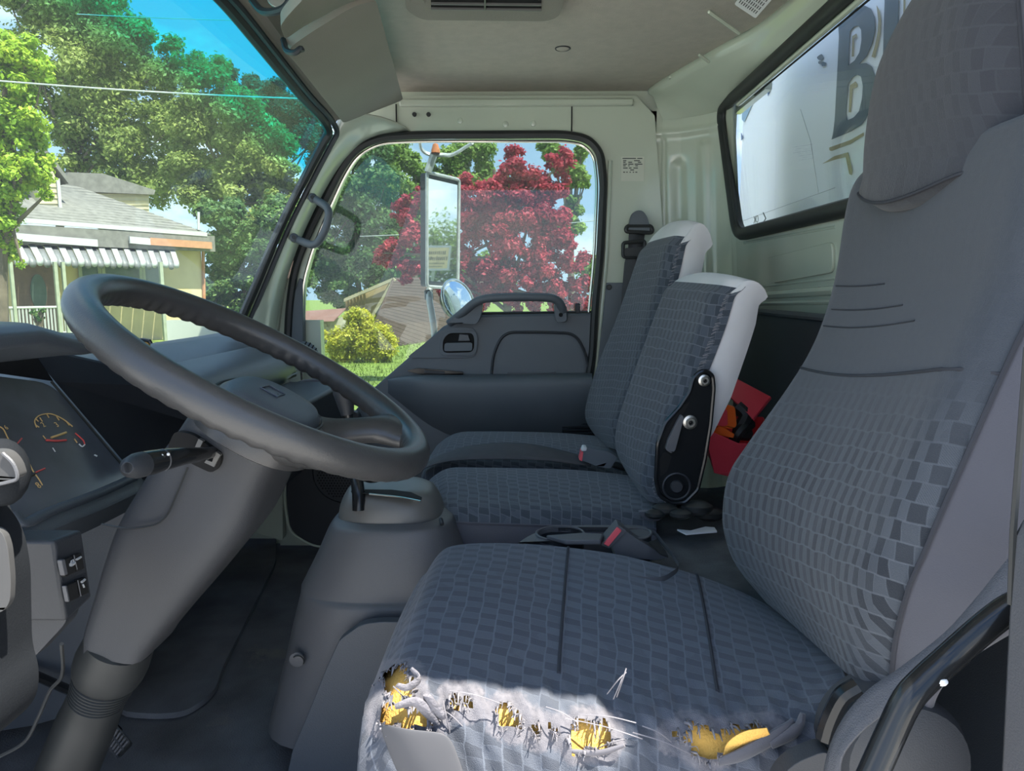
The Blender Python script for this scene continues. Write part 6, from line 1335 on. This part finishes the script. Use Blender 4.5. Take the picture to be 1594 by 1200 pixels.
def tree(name, label, pxs, Y, n, size, lm, trunk=None, per=8, sub=.42, cat='tree', group=None, limbs=True):
    base = P(trunk, 450, Y) if trunk is not None else P(pxs[0][0], 450, Y); base.z = 0
    t = thing(name, label, cat, base, group); cl = clump(pxs, Y, per=per, sub=sub)
    leaves('foliage', cl, n, size, LM[lm], t)
    topz = max(c[0].z for c in cl); cx = sum((c[0] for c in cl), V())/len(cl)
    mb = MB(); r0 = .05*topz**.8*.5+.05; mid = lerp(base, cx, .5); mid.x = lerp(base.x, cx.x, .3); mb.tube(cr([base, mid, V((cx.x, cx.y, topz*.92))], 5), [r0*(1-.8*k/10) for k in range(11)], 8)
    for c in cl[::max(1, len(cl)//14)]:
        s = lerp(base, V((cx.x, cx.y, topz*.9)), .35+.4*random.random()); mb.tube(cr([s, lerp(s, c[0], .5)+V((0, 0, .1*c[1])), c[0]], 3), [r0*.35*(1-.12*k) for k in range(7)], 5, caps=False)
    obj('trunk', mb, bark, t); return t
tree('leafy_tree', 'bright lime green tree close at the far left of the windshield', [(30, 85, 42), (0, 70, 40), (62, 110, 24), (20, 150, 48), (-30, 200, 60), (50, 200, 40), (62, 255, 30), (20, 275, 52), (70, 300, 14), (10, 345, 40), (-20, 390, 36), (16, 385, 22), (34, 410, 9)], 13, 28600, 0.046, 'bright', trunk=-10, per=8)
tree('leafy_tree', 'tall olive green tree behind the house roof', [(110, 60, 75), (60, 20, 60), (190, 90, 70), (150, 160, 85), (230, 130, 60), (250, 190, 60), (280, 95, 40), (120, 230, 60), (200, 250, 70), (140, 10, 50), (40, 150, 60), (90, 0, 60), (250, 270, 55), (180, 30, 30), (215, 50, 30)], 36, 78000, 0.105, 'olive', trunk=75)
tree('leafy_tree', 'wide olive tree right of the house leaning over its roof', [(330, 150, 55), (300, 210, 55), (380, 190, 60), (360, 250, 60), (420, 240, 55), (300, 290, 55), (450, 300, 45), (390, 310, 60), (330, 110, 30), (290, 260, 40)], 34, 67600, 0.099, 'olive', trunk=340)
tree('pine_tree', 'dark pointed conifer showing through the blue shade band', [(356, 112, 16), (352, 140, 24), (370, 165, 34), (395, 135, 24), (400, 160, 34), (430, 150, 34), (440, 190, 44), (470, 190, 40), (490, 230, 40)], 44, 41600, 0.099, 'pine', trunk=400, cat='tree')
tree('leafy_tree', 'dense deep green tree beside the house corner', [(350, 400, 45), (400, 380, 50), (345, 450, 38), (390, 450, 45), (430, 340, 45), (360, 350, 40), (450, 420, 40), (335, 490, 30), (420, 480, 40), (325, 330, 25)], 30, 57200, 0.093, 'deep', trunk=380)
tree('leafy_tree', 'deep green woodland tree at the left of the side window', [(520, 330, 55), (500, 400, 50), (550, 290, 50), (590, 260, 40), (540, 400, 45), (580, 340, 50), (480, 430, 40), (530, 450, 35), (590, 420, 45), (620, 380, 40), (560, 235, 30)], 32, 62400, 0.093, 'deep', trunk=560)
tree('leafy_tree', 'mid green tree with bare limbs behind the tall mirror', [(620, 250, 35), (650, 285, 45), (700, 250, 40), (740, 240, 36), (690, 300, 50), (640, 340, 45), (760, 290, 40), (600, 300, 30)], 38, 39000, 0.105, 'mid', trunk=640)
tree('leafy_tree', 'green tree peeking out right of the red maple', [(880, 250, 32), (900, 280, 22), (895, 320, 18), (860, 230, 25), (905, 235, 12), (890, 350, 25)], 22, 18200, 0.062, 'mid', trunk=890)
tree('red_maple', 'crimson japanese maple filling the passenger window', [(800, 265, 38), (770, 310, 46), (830, 300, 42), (740, 350, 46), (800, 360, 54), (860, 360, 42), (860, 290, 30), (890, 400, 34), (720, 300, 30), (830, 410, 48), (770, 420, 48), (720, 410, 34), (900, 440, 24), (870, 250, 24), (690, 350, 30), (650, 370, 30), (630, 330, 26), (610, 395, 26), (640, 420, 26), (595, 400, 16), (660, 310, 24), (690, 425, 30), (860, 445, 30), (800, 460, 30), (740, 455, 34), (870, 465, 26), (700, 455, 26), (905, 470, 20), (830, 470, 26), (780, 330, 40), (840, 340, 40)], 13, 78000, 0.038, 'maple', trunk=800, per=9, sub=.36)
tree('golden_bush', 'rounded golden yellow bush on the lawn before the barn', [(565, 515, 34), (540, 525, 28), (592, 528, 30), (560, 497, 24), (522, 535, 20), (604, 540, 20), (575, 548, 26), (540, 552, 22), (505, 522, 9), (545, 490, 14), (560, 535, 34), (585, 555, 18), (525, 555, 14), (600, 556, 12)], 17, 34000, .036, 'yellow', trunk=565, cat='bush', per=10, sub=.5)
for x, lab in ((262, 'clipped low green hedge by the house corner'),):
    pass
mb = MB()
tree('flowering_shrub', 'low purple flowered shrub behind the porch rail', [(60, 495, 8), (52, 486, 6), (66, 484, 5)], 18.6, 1820, 0.031, 'deep', trunk=58, cat='shrub', per=4)
# distant tree line closing the horizon
for k, (x, lab) in enumerate(((700, 'distant green thicket behind the barn'), (1000, 'distant green thicket right of the maple'))):
    tree('thicket', lab, [(x-60, 430, 45), (x, 420, 45), (x+60, 432, 45), (x+30, 455, 40), (x-40, 462, 40)], 48, 23400, 0.136, 'mid', trunk=x, cat='thicket')
tp_ = mh+rr_*34
tm = thing('leafy_tree', 'green trees behind the sign reflected in the tall mirror', 'tree', V((tp_.x, tp_.y, 0)))
leaves('foliage', [(tp_+hx*a+V((0, 0, b)), 1.6, .9) for a in (-4, -2.5, -1, .5, 2, 3.5) for b in (-1.5, 0, .7+.3*math.sin(a*3))], 14000, .12, LM['mid'], tm)
# grass tufts near the bush
n_ = 9000; gx = RNG.uniform(-9, 1, n_); gy = RNG.uniform(11, 24, n_); hgt = RNG.uniform(.04, .12, n_); an_ = RNG.uniform(0, 6.28, n_)
vs = np.stack([np.stack([gx-.012*np.cos(an_), gy-.012*np.sin(an_), gx*0], 1), np.stack([gx+.012*np.cos(an_), gy+.012*np.sin(an_), gx*0], 1), np.stack([gx+RNG.normal(size=n_)*.03, gy+RNG.normal(size=n_)*.03, hgt], 1)], 1).reshape(-1, 3)
me = bpy.data.meshes.new('grass_blades'); me.from_pydata([tuple(q) for q in vs], [], [(3*i, 3*i+1, 3*i+2) for i in range(n_)]); me.materials.append(gm); o = bpy.data.objects.new('grass_blades', me); COL.objects.link(o); o.parent = lawn; o['kind'] = 'stuff'
